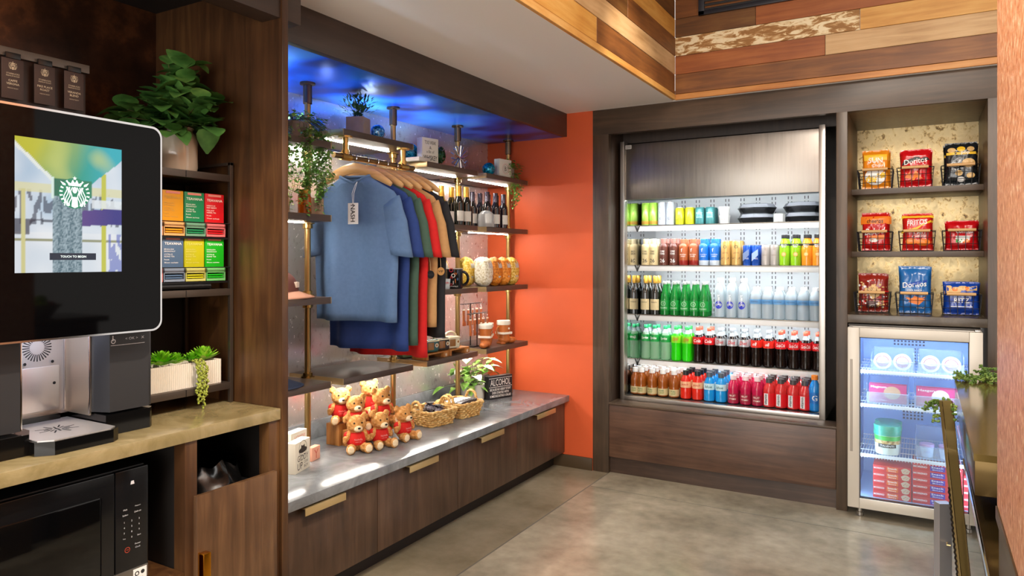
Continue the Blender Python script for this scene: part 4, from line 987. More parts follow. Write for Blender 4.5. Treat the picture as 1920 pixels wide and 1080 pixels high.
# ---------------------------------------------------------------- shelf 3 by the cabinet: amber jars, kraft boxes; cap shelves
Z3 = lv[3] + .0003; Z2 = lv[2] + .0003; Z1 = lv[1] + .0003
amber = P('amber glass', '#b5590c', .08, trans=.35); gold_l = P('gold lid', '#c79a4e', .3, 1)
def jar(loc, lab):
    j = thing('amber_jar', lab, 'jar', loc, 0, 'amber jars')
    MB().lathe([(.026, 0), (.029, .003), (.029, .075), (.024, .082), (.022, .088)], 24).build('jar_body', amber, j)
    MB().lathe([(.0245, .086), (.0255, .088), (.0255, .104), (.024, .106)], 24).build('lid', gold_l, j)
jar((-2.37, 2.03, Z3), 'amber glass jar closest to the cabinet panel on the jar shelf'); jar((-2.36, 2.26, Z3), 'amber glass jar in front of the pole on the jar shelf')
kb = [P('kraft carton', '#a58a72', .7), P('kraft ink', '#5a4a3c', .7)]
for y, lab in ((2.145, 'kraft carton between the two amber jars'), (2.345, 'kraft carton at the shelf end past the amber jars')):
    mb = MB(); mb.box(-.06, 0, -.036, .036, 0, .075, .001)
    for k, tx in enumerate(['SOY', 'CANDLE', 'NASHVILLE']): mb.text(tx, .009, (.0006, 0, .058 - k * .018), FACE_X, 1, width=.045)
    tag(mb.build('kraft_carton', kb, loc=(-2.365, y, Z3)), lab, 'carton', 'kraft cartons')
def cap(loc, rz, col, lab, z=1):
    c = thing('baseball_cap', lab, 'cap', loc, radians(rz)); ml = P('cap ' + col, col, .75)
    def dome(u, v): a = 2 * pi * u; e_ = v * pi / 2; return Vector((.085 * cos(a) * cos(e_), .082 * sin(a) * cos(e_), .022 + .10 * sin(e_) ** .9))
    MB().grid(dome, 36, 12).build('crown', ml, c)
    def vis(u, v): a = (u - .5) * 2.2; r_ = .08 + .075 * v * cos(a * .75); return Vector((r_ * cos(a), r_ * sin(a) * 1.02, .022 - .02 * v + .018 * cos(a) * (1 - .4 * v) - .012))
    o = MB().grid(vis, 24, 6).build('visor', P('cap visor ' + col, '#a97a63' if col == '#5a3128' else '#1d2840', .75), c); s2 = o.modifiers.new('t', 'SOLIDIFY'); s2.thickness = .004
    mb = MB(); mb.box(.072, .0865, -.018, .018, .045, .07, .003); mb.build('patch', P('cap patch', '#d9c9b8', .6), c)
cap((-2.47, 2.215, Z2), 28, '#5a3128', 'brown baseball cap with tan visor on the shelf by the panel')
cap((-2.47, 2.15, Z1), 25, '#101a30', 'navy baseball cap on the lowest shelf by the panel')
# ---------------------------------------------------------------- wine and cups (third level)
wine_g = P('dark wine glass', '#11130c', .05, coat=.5); wine_b = P('brown wine glass', '#3a230c', .05, coat=.5); wine_r = P('red wine glass', '#120a12', .05, coat=.5)
foil = P('gold foil', '#e0ad48', .35, .6); foil_k = P('pewter foil', '#5e5a66', .22, .9); paper = P('wine label', '#dcdad2', .6); pink_ = P('label ink', '#5a5248', .6)
def wine(nm, lab, grp, glass, fo, lz=(.025, .085), h=.232, r=.029):
    w_ = thing(nm, lab, 'wine bottle', (0, 0, 0), 0, grp)
    MB().lathe([(r * .9, 0), (r, .004), (r, h * .55), (r * .92, h * .62), (r * .6, h * .70), (.0155, h * .78), (.0145, h * .98)], 24).build('bottle_glass', glass, w_)
    MB().lathe([(.0172, h * .735), (.0165, h * .745), (.0162, h * .99), (.015, h)], 20).build('foil_capsule', fo, w_)
    def lb(u, v): a = -pi / 2 + (u - .5) * 2.0 + pi / 6; return Vector(((r + .0006) * cos(a + .6), (r + .0006) * sin(a + .6), lz[0] + (lz[1] - lz[0]) * v))
    mb = MB(); mb.grid(lb, 14, 1); mb.build('paper_label', paper, w_)
    return w_
w0 = None
gold_w = [(-2.40, 3.30), (-2.47, 3.36), (-2.40, 3.44), (-2.52, 3.28), (-2.56, 3.43), (-2.46, 3.54), (-2.385, 3.585 - .03)]
for k, (x, y) in enumerate([(-2.375, 3.585 - .02), (-2.375, 3.485 + .0), (-2.455, 3.525), (-2.46, 3.43), (-2.47, 3.33), (-2.55, 3.39), (-2.50, 3.23)]):
    lab = 'dark wine bottle with gold capsule, ' + ORD[k] + ' from the shelf joint on the cup shelf'
    if w0 is None: w0 = wine('wine_bottle', lab, 'gold-capped wine bottles', wine_g, foil); w0.location = (x, y, Z3)
    else: dup(w0, (x, y, Z3), radians(8 * k), lab)
w1 = None
for k, (x, y) in enumerate([(-2.375, 3.80), (-2.375, 3.90), (-2.375, 4.0), (-2.46, 3.85), (-2.46, 3.95), (-2.455, 3.755), (-2.455, 4.045)]):
    lab = 'dark wine bottle with pewter capsule, ' + ORD[k] + ' in the group by the orange wall'
    if w1 is None: w1 = wine('wine_bottle', lab, 'pewter-capped wine bottles', wine_r, foil_k, h=.222); w1.location = (x, y, Z3)
    else: dup(w1, (x, y, Z3), radians(6 * k), lab)
def cup(loc, r, h, mats, lab, draw, name='printed_cup', handle=None):
    c = thing(name, lab, 'cup', loc, radians(30)); mb = MB(); mb.lathe([(r * .94, 0), (r, .004), (r, h), (r * .93, h), (r * .92, .008)], 28, cap=False); mb.disc((0, 0, .009), r * .92, FACE_Z, 24); draw(mb, r + .0006); mb.build('cup_body', mats, c)
    if name == 'souvenir_mug': c.scale = (1.22,) * 3
    if handle: pts = [Vector((r - .003 + .028 * sin(a), 0, h / 2 + .032 * cos(a))) for a in [pi * k / 12 for k in range(13)]]; MB().tube(pts, .0055, 8, flat=1.2).build('handle', handle, c)
    return c
cb = [P('cup cream', '#d9cda8', .5), P('cup red', '#c23a22', .5), P('cup teal', '#3f8f8a', .5), P('cup white', '#e8e6e0', .5)]
def da(mb, R):
    for k in range(4): mb.text(['*', 'O', 'X', 'V'][k], .018, (0, 0, .015 + k * .017), FACE_Y, 1, cyl=R, bold=True)
def db(mb, R): mb.text('NASH', .016, (0, 0, .058), FACE_Y, 1, cyl=R); mb.text('A A', .022, (0, 0, .022), FACE_Y, 1, cyl=R); mb.text('M', .03, (.02, 0, .034), FACE_Y, 2, cyl=R)
def dc(mb, R): mb.text('8', .035, (0, 0, .03), FACE_Y, 1, cyl=R); mb.text('&', .02, (0, 0, .062), FACE_Y, 1, cyl=R)
cup((-2.385, 3.18, Z3), .035, .088, [P('cup pale teal', '#8fb5ad', .5), cb[1], cb[2]], 'pale teal cup with red print next to the black shirt', db)
cup((-2.375, 3.29, Z3), .040, .082, cb, 'cream cup with red stars in front of the pole', da)
cup((-2.375, 3.385, Z3), .030, .075, [cb[3], P('cup black print', '#2a2a2a', .5)], 'white cup with black print in front of the gold-capped wine', dc)
o = MB().lathe([(.05, 0), (.052, .004), (.054, .045), (.05, .08), (.03, .098), (.01, .104)], 28).build('clear_dome_jar', CLEAR('thin clear glass', '#eef2f4', .3, .05, '#ffffff'), loc=(-2.36, 3.715 + .055 - .005, Z3)); tag(o, 'clear rounded glass jar at the shelf joint by the wine', 'jar')
# ---------------------------------------------------------------- mugs, shot glasses, popcorn (second level)
mk = [P('mug black', '#111114', .15), P('mug red art', '#b5202a', .3), P('mug white', '#e9e7e3', .3), P('mug orange art', '#d8742a', .3), P('mug blue art', '#3a5a8c', .3)]
def dm(mb, R):
    mb.ell((0, 0, 0), .0001, 4, 3)
    for k in range(9): mb.text(['o', 'l', 'I', '8', 'A', 'o', 'W', 'I', 'o'][k], .012 + .004 * (k % 3), (-.012 + .010 * (k % 4), 0, .02 + .0085 * k), FACE_Y, 1 + (k % 4), cyl=R)
    mb.text('NASHVILLE', .006, (0, 0, .011), FACE_Y, 2, cyl=R)
    mb.lathe([(R, .0935), (R, .0965), (R - .003, .0965)], 24, cap=False, m=2)
cup((-2.375, 3.44, Z2), .0405, .0965, mk, 'black souvenir mug with red art closest to the popcorn', dm, 'souvenir_mug', mk[0])
cup((-2.46, 3.32, Z2), .0405, .0965, mk, 'black souvenir mug with red art behind the shot glasses', dm, 'souvenir_mug', mk[0])
cup((-2.43, 3.16, Z2), .0405, .0965, mk, 'black souvenir mug half hidden behind the black shirt', dm, 'souvenir_mug', mk[0])
sg = CLEAR('shot glass', '#e6eef2', .35, .05, '#ffffff')
for k, (x, y) in enumerate([(-2.365, 3.245), (-2.365, 3.345), (-2.415, 3.27)]):
    g_ = thing('shot_glass', 'small clear shot glass with red print, ' + ORD[k] + ' beside the black mugs', 'glass', (x, y, Z2), radians(30), 'shot glasses')
    MB().lathe([(.020, 0), (.021, .012), (.019, .014), (.024, .058), (.0225, .058), (.018, .016)], 22, cap=False).build('glass_body', sg, g_)
    mb = MB(); mb.text('NASH', .010, (0, 0, .036), FACE_Y, 0, cyl=.0228); mb.build('print', P('shot print', '#cf3a3a', .5), g_)
    MB().lathe([(.019, .002), (.019, .012)], 18).build('glass_foot', P('frosted glass foot', '#b9d2da', .15), g_)
pc = {nm: MOTTLE('popcorn ' + nm, c, 75, .5, 0, (.35, .7), 4, .9) for nm, c in dict(white=['#b9a878', '#efe9d3', '#fbf8ee'], butter=['#c99a1e', '#f0cc4e', '#fbf0b8'], caramel=['#a4520a', '#dc8018', '#f3ae48'], cheddar=['#c06a0a', '#f0932a', '#fac46a'], mixed=['#b07a18', '#e8c24a', '#f8efc8']).items()}
plabel = P('popcorn label', '#c9c6c2', .5)
for k, (nm, x, y, lab) in enumerate([('butter', -2.50, 3.55 + .20, 'bag of yellow popcorn behind the front white one'), ('white', -2.39, 3.785, 'bag of white popcorn at the front of the popcorn shelf'), ('caramel', -2.39, 3.90, 'bag of caramel popcorn next to the white one'),
                                     ('cheddar', -2.39, 4.01, 'bag of orange cheddar popcorn between caramel and mixed bags'), ('mixed', -2.39, 4.12, 'bag of yellow mixed popcorn closest to the orange wall'), ('white', -2.51, 3.94, 'bag of white popcorn in the back row of bags'), ('butter', -2.50, 3.46, 'bag of pale popcorn behind the black mugs')]):
    g_ = thing('popcorn_bag', lab, 'popcorn bag', (x, y, Z2), 0, 'popcorn bags')
    vs = MB(); vs.ell((0, 0, .068), (.052, .056, .068), 48, 36)
    for i, v in enumerate(vs.v):
        p = v - Vector((0, 0, .068)); s_ = 1 / max(abs(p.x) / .052, abs(p.y) / .056, abs(p.z) / .068) ** .55 * ((p.x / .052) ** 2 + (p.y / .056) ** 2 + (p.z / .068) ** 2) ** .0
        p = p * (.62 + .42 * s_); c_ = noise.cell(p * 75) if hasattr(noise, 'cell') else noise.noise(p * 60); p *= 1 + .05 * noise.noise(p * 85 + Vector((k, 0, 0))); vs.v[i] = Vector((max(-.052, min(.0535, p.x)), max(-.0535, min(.0535, p.y)), max(-.068, p.z))) + Vector((0, 0, .068)); vs.v[i].z *= 1.33
    vs.build('popcorn_fill', pc[nm], g_, 60)
    mb = MB(); mb.grid(lambda u, v: Vector((.0535 - .012 * (2 * v - 1) ** 2 - .004 * (2 * u - 1) ** 2, -.018 + .036 * u, .045 + .032 * v)), 6, 4); mb.grid(lambda u, v: Vector((.0535 - .010 * (v) ** 2, -.020 + .04 * u, .115 + .035 * v)), 6, 4)
    mb.build('bag_label', plabel, g_)
# ---------------------------------------------------------------- lowest level: camper mugs, risers, keyring rack, boot mugs
for k, (y0, y1, z, lab) in enumerate([(3.13, 3.34, .035, 'low brown wood bridge riser under the teal camper mugs'), (3.35, 3.555, .035, 'low brown wood bridge riser under the cream camper mug')]):
    mb = MB(); mb.box(-.10, 0, 0, y1 - y0, z - .008, z, .001); mb.box(-.10, 0, 0, .02, 0, z - .008, .001); mb.box(-.10, 0, y1 - y0 - .05, y1 - y0, 0, z - .008, .001); mb.disc((.0006, y1 - y0 - .025, .012), .009, FACE_X, 14, 1)
    o = mb.build('bridge_riser', [cw, P('cut-out pale', '#cdb9a0', .6)], loc=(-2.345, y0, Z1)); tag(o, lab, 'riser', 'bridge risers')
def camper(loc, col, lab, rz):
    c = thing('camper_mug', lab, 'mug', loc, radians(rz), 'camper mugs'); c.scale = (1.18,) * 3
    mb = MB(); mb.box(-.030, .030, -.042, .042, .002, .062, .012, seg=4); mb.box(-.031, .031, -.043, .043, .052, .058, .002, 1)
    mb.box(.0295, .0312, -.026, .010, .014, .048, .002, 2); mb.disc((.0316, .026, .034), .010, FACE_X, 14, 1); mb.disc((.0318, .026, .034), .006, FACE_X, 14, 2)
    mb.box(-.026, .026, -.0435, -.0420, .015, .05, .0005, 2)
    mb.build('mug_body', [P('camper ' + col, col, .2), P('camper cream', '#d9cfae', .3), P('camper brown', '#8a5a1e', .3)], c)
    pts = [Vector((0, .036 * cos(a), .058 + .024 * sin(a))) for a in [pi * k / 14 for k in range(15)]]
    MB().tube(pts, .005, 8, flat=1.3).build('bail_handle', P('camper cream', '#d9cfae', .3), c)
camper((-2.385, 3.20, Z1 + .035), '#1f4a46', 'dark teal camper mug at the front near the red shirt', -15)
camper((-2.385, 3.305, Z1 + .035), '#2a211c', 'dark brown camper mug in the middle of the front row', -15)
camper((-2.385, 3.41, Z1 + .035), '#cfc7ae', 'cream camper mug at the front near the pole', -15)
camper((-2.52, 3.18, Z1), '#6d7f5a', 'pale green camper mug behind the dark teal one', -15)
camper((-2.50, 3.30, Z1 + .0), '#3c3a38', 'charcoal camper mug in the back row of mugs', -15)
lea = P('tan leather', '#a85a2a', .5, noise_scale=40, noise_amt=.12); wht = P('boot white trim', '#e2dacb', .6); brn = P('boot brown', '#b0622a', .35)
kr = thing('keyring_stand', 'black wire keyring stand with two crossbars behind the boot mugs', 'stand', (-2.50, 3.80, Z1))
mb = MB(); mb.cyl((0, 0, .004), (0, 0, .275), .004, 10); mb.box(-.05, .05, -.05, .05, 0, .005, .002); mb.cyl((0, -.11, .272), (0, .11, .272), .0028, 8); mb.cyl((.05, -.11, .212), (.05, .11, .212), .0028, 8); mb.cyl((0, 0, .212), (.05, 0, .212), .003, 8); mb.cyl((.05, 0, .004), (.05, 0, .212), .003, 8)
for bar, zz in ((0, .272), (.05, .212)):
    for k in range(8): mb.tube([(bar, -.1 + k * .0285, zz), (bar + .016, -.1 + k * .0285, zz - .004), (bar + .02, -.1 + k * .0285, zz + .004)], .0012, 5)
mb.build('stand_frame', black_m, kr)
shape = [(-.011, 0), (.011, 0), (.012, -.075), (.026, -.088), (.027, -.104), (-.012, -.104), (-.010, -.075)]
k0 = None; kk = 0
for bar, zz in ((.05, .212), (0, .272)):
    for k in range(5):
        loc = (-2.50 + bar + .016, 3.80 - .1 + k * .05, Z1 + zz - .006); lab = 'tan leather boot keyring, ' + ORD[k] + ' on the ' + ('lower front' if bar else 'upper back') + ' bar'
        if k0 is None:
            k0 = thing('boot_keyring', lab, 'keyring', loc, radians(100), 'leather boot keyrings')
            MB().prism([(x * .72, z - .025) for x, z in shape], -.0035, .0035, 'y').build('leather_boot', lea, k0)
            MB().tube([(.006 * cos(a), 0, -.010 + .009 * sin(a)) for a in [2 * pi * i / 14 for i in range(14)]], .0008, 5, closed=True).build('ring', chrome, k0)
            MB().box(-.010, .010, -.004, .004, -.034, -.025, .001).build('white_cuff', wht, k0)
        else: dup(k0, loc, radians(100 + (k % 3 - 1) * 14), lab)
def boot(loc, rz, s_, lab):
    b = thing('boot_mug', lab, 'mug', loc, radians(rz), 'boot mugs'); b.scale = (s_ * 1.28,) * 3
    mb = MB(); mb.lathe([(.028, .018), (.029, .04), (.033, .10), (.0335, .105), (.030, .105), (.028, .06)], 26, cap=False); mb.ell((.004, 0, .022), (.036, .029, .022)); mb.ell((.045, 0, .017), (.034, .022, .017)); mb.box(-.031, -.002, -.02, .02, 0, .012, .003)
    mb.build('boot_body', brn, b)
    mb = MB(); mb.lathe([(.0345, .098), (.0355, .100), (.0355, .119), (.033, .12), (.031, .10)], 26, cap=False); mb.box(-.032, .034, -.0335, .0335, .052, .061, .01)
    mb.build('white_band', wht, b)
    MB().tube([(-.030 - .016 * sin(a), 0, .065 + .024 * cos(a)) for a in [pi * k / 10 for k in range(11)]], .0045, 7).build('loop_handle', brn, b)
    mb = MB()
    for sy in (-1, 1): mb.disc((.008, sy * .0335, .08), .006, FACE_Y, 5)
    mb.build('star_stud', wht, b)
boot((-2.38, 3.79, Z1), -70, .95, 'tan boot mug with white trim at the shelf joint')
boot((-2.43, 3.80 + .085, Z1), -70, .95, 'tan boot mug behind the one at the shelf joint')
boot((-2.385, 4.02, Z1), 70, 1.0, 'tall tan boot mug closest to the orange wall')
# ================================================================ OPEN DRINKS COOLER
YC = 4.51; CL, CR = -1.76, -.494
K2 = thing('open_cooler', 'stainless open-front drinks cooler set into the dark wood surround', 'cooler')
hoodm = MOTTLE('brushed hood steel', ['#857f78', '#8c867f', '#938d84'], 3, .30, 1, (.3, .7), 3, 0, .36, (24, 1, 1))
mb = MB(); mb.box(CL + .03, CR - .035, YC, YC + .02, 1.795, 2.166, .0015); mb.box(CL + .034, CL + .075, YC - .0012, YC, 2.135, 2.16, 0, 1)
for k in range(3): mb.box(CL + .037, CL + .072, YC - .0018, YC - .001, 2.139 + .007 * k, 2.143 + .007 * k, 0, 2)
mb.build('hood', [hoodm, P('rating plate', '#c9c6c2', .4), P('plate ink', '#55534f', .5)], K2)
mb = MB(); mb.box(CL, CL + .028, YC - .012, YC + .05, .462, 2.185, .0015); mb.build('side_post', steel, K2)
mb = MB(); mb.box(CR - .034, CR, YC - .012, YC + .05, .462, 2.185, .0015); mb.build('side_post', steel, K2)
mirr = P('mirror-polished side', '#e6e8ea', .04, 1)
MB().box(CL, CL + .028, YC + .05, 5.16, .462, 2.17).build('mirror_side', mirr, K2)
MB().box(CR - .03, CR, YC + .05, 5.16, .462, 2.17).build('mirror_side', mirr, K2)
mb = MB(); mb.box(CL, CR, 5.15, 5.18, .462, 2.17)
for x in [CL + .12 + .105 * k for k in range(11)]:
    for z in [.55 + .034 * k for k in range(38)]: mb.box(x, x + .005, 5.148, 5.1505, z, z + .02, 0, 1); mb.box(x + .022, x + .027, 5.148, 5.1505, z, z + .02, 0, 1)
mb.build('back_panel', [P('cooler liner', '#dfe4e6', .35), P('slot dark', '#3a3d42', .6)], K2)
MB().box(CL + .028, CR - .03, YC + .02, 5.15, 1.84, 1.86).build('cooler_roof', P('cooler liner', '#dfe4e6', .35), K2)
mb = MB(); mb.box(CL + .028, CR - .03, YC - .012, YC + .04, .4625, .49, .002); mb.box(CL + .028, CR - .03, YC + .04, 5.15, .4625, .478)
mb.build('deck', steel, K2)
o = MB().box(CL + .035, CR - .036, YC + .028, YC + .04, 1.800, 1.812).build('top_light', led_c, K2)
SY = 4.755
rail = P('price rail white', '#e9ecec', .4); wire = P('shelf steel', '#b6b8b8', .35, .6)
SZ = [1.638, 1.362, 1.018, .708]
for z in SZ:
    s_ = MB().box(CL + .03, CR - .033, SY + .01, 5.14, z - .018, z - .006).build('shelf_panel', wire, K2)
    mb = MB(); mb.box(CL + .03, CR - .033, SY, SY + .010, z - .044, z - .008, .001)
    mb.build('price_rail', rail, s_)
    mb = MB(); mb.box(CL + .03, CR - .033, SY - .004, SY + .010, z - .007, z - .0025, .001); mb.build('rail_lip', P('bronze lip', '#7d7468', .3, .7), s_)
    mb = MB(); mb.box(CL + .032, CL + .040, SY - .006, SY + .006, z - .05, z + .0, .001, R=Matrix.Rotation(.4, 3, 'Y')); mb.build('rail_clip', black, s_)
    mb = MB(); mb.box(CL + .04, CR - .04, SY + .015, SY + .028, z - .026, z - .0185); mb.build('shelf_light', led_c, s_)
# ---------------------------------------------------------------- drink prototypes (fronts face local -Y)
clear_pet = CLEAR('clear bottle', '#dbe7ec', .45, .08, '#dde7ec'); lid_w = P('lid white', '#eceeee', .4)
def drink(nm, cat, h, prof, mats, seg, capspec, lab_z=None, lab_mat=None, draw=None, ink=None, R=None):
    d = thing(nm, '', cat)
    MB().lathe(prof, 20, mats=seg).build('container', mats, d)
    if capspec:
        r_, z0, z1, cm = capspec
        MB().lathe([(r_ * .96, z0), (r_, z0 + .001), (r_, z1 - .002), (r_ * .92, z1)], 18).build('cap', cm, d)
    if lab_z:
        z0, z1 = lab_z; mb = MB(); mb.lathe([(R, z0), (R, z1)], 24, cap=False)
        if draw: draw(mb, R + .0006, (z0 + z1) / 2)
        mb.build('wrap_label', [lab_mat] + (ink or []), d)
    return d
def pet(h, r, body, fill, clearm, fillz=.72, neck=.013, shoulder=.62, waist=None):
    """soda bottle profile and material slots"""
    p = [(r * .75, 0), (r * .98, .008), (r, .02), (r * (waist or 1), h * .32), (r * (waist or 1), h * .44), (r, h * .5), (r, h * shoulder), (r * .86, h * .70), (r * .62, h * .79), (neck, h * .87), (neck, h * .93)]
    s_ = [0 if p[i + 1][1] <= h * fillz + .001 else 1 for i in range(len(p) - 1)]
    return p, s_
PROT = {}
ink_w = P('ink white', '#f2f2f0', .5); ink_k = P('ink black', '#17181a', .5); ink_r = P('ink red', '#c8161d', .5); ink_g = P('ink green', '#0f6b3a', .5); ink_y = P('ink yellow', '#e8c020', .5)
def T(txt, s_, dz=0, m=1, w=None, bold=True, shear=0):
    return lambda mb, R, zc: mb.text(txt, s_, (0, 0, zc + dz), FACE_Y, m, cyl=R, width=w, bold=bold, shear=shear)
def TT(*fs):
    def f(mb, R, zc):
        for g in fs: g(mb, R, zc)
    return f
# sodas (fourth shelf), 0.24 m tall
cola = P('cola liquid', '#140805', .06); lime = P('lime soda', '#27c90e', .12, emit='#2fe010', es=.05); spr = CLEAR('lemon soda clear', '#d4f4dc', .30, .06, '#cfeed6')  # the lime soda has a faint painted glow of its own
def soda(nm, liquid, cap, lm, txt, ink=ink_w, w=.05, body_clear=clear_pet, shear=.2):
    p, s_ = pet(.238, .0345, None, None, None, .80, waist=.93)
    return drink(nm, 'soda bottle', .238, p, [liquid, body_clear], s_, (.0148, .215, .238, cap), (.125, .172), lm, T(txt, .022, 0, 1, w, True, shear), [ink], .0352)
red_l = P('label red', '#c9141a', .35); red_cap = P('cap coral red', '#d8503a', .4); sil = P('label silver', '#b9bcc0', .3, .4); green_l = P('label green', '#16903f', .35); green_cap = P('cap green', '#1c8a55', .4); grey_cap = P('cap grey', '#8f9498', .4)
PROT['sprite'] = soda('soda_bottle', spr, green_cap, green_l, 'Sprite')
PROT['dew'] = soda('soda_bottle', lime, P('cap bright green', '#27a047', .4), P('label lime', '#7cc81e', .35), 'DEW', ink_r, .036)
PROT['cola'] = soda('soda_bottle', cola, red_cap, red_l, 'Cola', ink_w, .05)
PROT['diet'] = soda('soda_bottle', cola, grey_cap, sil, 'Diet', ink_r, .046)
PROT['zero'] = soda('soda_bottle', cola, grey_cap, P('label bright red', '#d2261a', .35), 'o8', ink_w, .024)
PROT['coke'] = soda('soda_bottle', cola, red_cap, red_l, 'Coca-Cola', ink_w, .060)
# third shelf
p = [(.033, 0), (.037, .004), (.037, .15), (.033, .175), (.021, .205), (.015, .225), (.0145, .262)]
def wine2():
    d = drink('wine_bottle', 'wine bottle', .27, p, [wine_g], [0] * 6, (.0165, .205, .272, foil), None)
    mb = MB(); mb.grid(lambda u, v: Vector(((.0376) * sin((u - .5) * 2), -(.0376) * cos((u - .5) * 2), .035 + .075 * v)), 14, 1); mb.text('RESERVE', .008, (0, 0, .088), FACE_Y, 1, cyl=.0382)
    mb.build('paper_label', [P('cream wine label', '#d9c79a', .6), ink_k], d); return d
PROT['wine'] = wine2()
gg = P('green glass', '#0c7a2c', .05, trans=.3, emit='#0a8a2a', es=.05)  # weak emission added so the green glass looks lit through
PROT['perr'] = drink('water_bottle', 'sparkling water bottle', .235, [(.027, 0), (.034, .006), (.0345, .06), (.033, .11), (.026, .15), (.016, .19), (.0125, .215), (.0125, .222)], [gg], [0] * 7, (.0142, .214, .235, P('cap pale silver', '#c6cfc9', .3, .5)), None)
mb = MB(); mb.lathe([(.0352, .035), (.0356, .06), (.0340, .105)], 20, cap=False, m=0); mb.text('PELLEGRINO', .011, (0, 0, .052), FACE_Y, 1, cyl=.0364, width=.05, bold=True); mb.disc((0, -.0372, .082), .016, FACE_Y, 20, 1, .0135); mb.text('S', .014, (0, -.0372, .082), FACE_Y, 1)
mb.build('wrap_label', [P('green label', '#0e8a34', .3), P('ink pale green', '#c9efcf', .5)], PROT['perr'])
PROT['smart'] = drink('water_bottle', 'water bottle', .262, [(.026, 0), (.0325, .006), (.0325, .165), (.029, .195), (.016, .225), (.0125, .232), (.0125, .24)], [clear_pet], [0] * 6, (.0135, .236, .262, lid_w), None)
mb = MB(); mb.grid(lambda u, v: Vector((.0332 * sin((u - .5) * 1.3), -.0332 * cos((u - .5) * 1.3), .055 + .05 * v)), 10, 8); vs = []
mb = MB(); N_ = 26
mb.add([(.0334 * sin(.024 / .0334 * cos(2 * pi * k / N_)), -.0334 * cos(.024 / .0334 * cos(2 * pi * k / N_)), .085 + .026 * sin(2 * pi * k / N_)) for k in range(N_)] + [(0, -.0336, .085)], [(k, (k + 1) % N_, N_) for k in range(N_)], 0)
mb.text('smart', .014, (0, 0, .118), FACE_Y, 1, cyl=.0342, width=.07, rot=pi / 2, bold=True)
mb.build('wrap_label', [P('deep blue dot', '#1b2bb0', .35), ink_w], PROT['smart'])
def crinkle(a, z): return 1 + .03 * sin(a * 6 + z * 90)
PROT['water'] = thing('water_bottle', '', 'water bottle')
MB().lathe([(.030, 0), (.0365, .006), (.0365, .10), (.036, .12), (.0365, .13), (.0345, .15), (.024, .178), (.0135, .19), (.0135, .195)], 22, fn=crinkle).build('container', clear_pet, PROT['water'])
MB().lathe([(.0155, .186), (.0155, .206), (.0145, .208)], 16).build('cap', lid_w, PROT['water'])
mb = MB(); mb.lathe([(.0382, .098), (.0382, .128)], 22, cap=False); mb.text('AQUAFINA', .010, (0, 0, .113), FACE_Y, 1, cyl=.0388, width=.05); mb.build('wrap_label', [P('water label blue', '#5f95c4', .35), P('ink navy', '#2a3f7a', .5)], PROT['water'])
# second shelf
def shake(body, cap, ring, txt2='26'):
    d = drink('shake_bottle', 'shake bottle', .186, [(.029, 0), (.0335, .005), (.0335, .125), (.030, .142), (.020, .152), (.0185, .156)], [body], [0] * 5, (.0215, .152, .186, cap), (.004, .005), body, None, None, .0336)
    mb = MB(); mb.text('CORE', .013, (0, 0, .098), FACE_Y, 0, cyl=.0342, width=.032, bold=True); mb.text('POWER', .013, (0, 0, .081), FACE_Y, 0, cyl=.0342, width=.034, bold=True); mb.text(txt2, .026, (0, 0, .034), FACE_Y, 0, cyl=.0342, width=.034, bold=True)
    mb.build('print', ring, d); return d
PROT['corev'] = shake(P('cream shake', '#cdb98a', .3), P('cap cream', '#dccfa8', .4), ink_k)
PROT['corec'] = shake(P('brown shake', '#5a2c20', .3), P('cap rose brown', '#a87268', .4), ink_w)
def shake2(body, base, cap, txt):
    d = drink('shake_bottle', 'shake bottle', .18, [(.030, 0), (.0335, .005), (.0335, .035), (.0335, .036), (.0335, .125), (.030, .142), (.022, .150), (.020, .152)], [base, body], [0, 0, 0, 1, 1, 1, 1], (.023, .149, .18, cap), None)
    mb = MB(); mb.text(txt, .024, (-.008, 0, .105), FACE_Y, 0, cyl=.0342, bold=True); mb.text('PROTEIN', .008, (0, 0, .075), FACE_Y, 0, cyl=.0342); mb.text('SHAKE', .008, (0, 0, .063), FACE_Y, 0, cyl=.0342); mb.build('print', ink_w, d); return d
PROT['fair'] = shake2(P('copper brown shake', '#a0522a', .3), P('dark red base', '#8a1c14', .3), P('cap copper', '#b56a4a', .4), 'f')
PROT['blue'] = shake2(P('blue shake', '#1668c0', .3), P('pale base', '#c8d4e0', .3), P('cap blue', '#2a78d0', .4), 'f')
def can(nm, h, r, col, draw, inks, top=steel, cat='drink can', rough=.22):
    d = thing(nm, '', cat); mb = MB(); mb.lathe([(r * .8, 0), (r, .008), (r, h - .012), (r * .86, h - .002)], 22, cap=False); draw(mb, r + .0005)
    mb.build('can_body', [P('can ' + col, col, rough, .25)] + inks, d)
    mb = MB(); mb.lathe([(r * .80, .0), (r * .78, .002)], 20); mb.lathe([(r * .87, h - .003), (r * .87, h), (r * .8, h), (r * .79, h - .004)], 22); mb.build('can_lid', top, d); return d
def dstar(mb, R):
    mb.text('O', .022, (0, 0, .125), FACE_Y, 1, cyl=R, bold=True); mb.text('~', .03, (0, 0, .05), FACE_Y, 2, cyl=R, width=.05); mb.text('LATTE', .009, (0, 0, .085), FACE_Y, 2, cyl=R)
PROT['latte'] = can('latte_can', .168, .033, '#c09a5a', dstar, [P('ink dark green', '#1f4a34', .5), P('ink coffee', '#4a2c18', .5)])
PROT['bull'] = can('energy_can', .137, .0275, '#1a4fb0', lambda mb, R: (mb.poly([(-.02, 0), (.02, .04), (.02, .08), (-.02, .05)], (0, -R - .0002, .03), FACE_Y, 1), mb.text('BULL', .012, (0, 0, .05), FACE_Y, 2, cyl=R)), [P('can silver blue', '#8fa8d8', .3, .5), ink_w], cat='energy drink can')
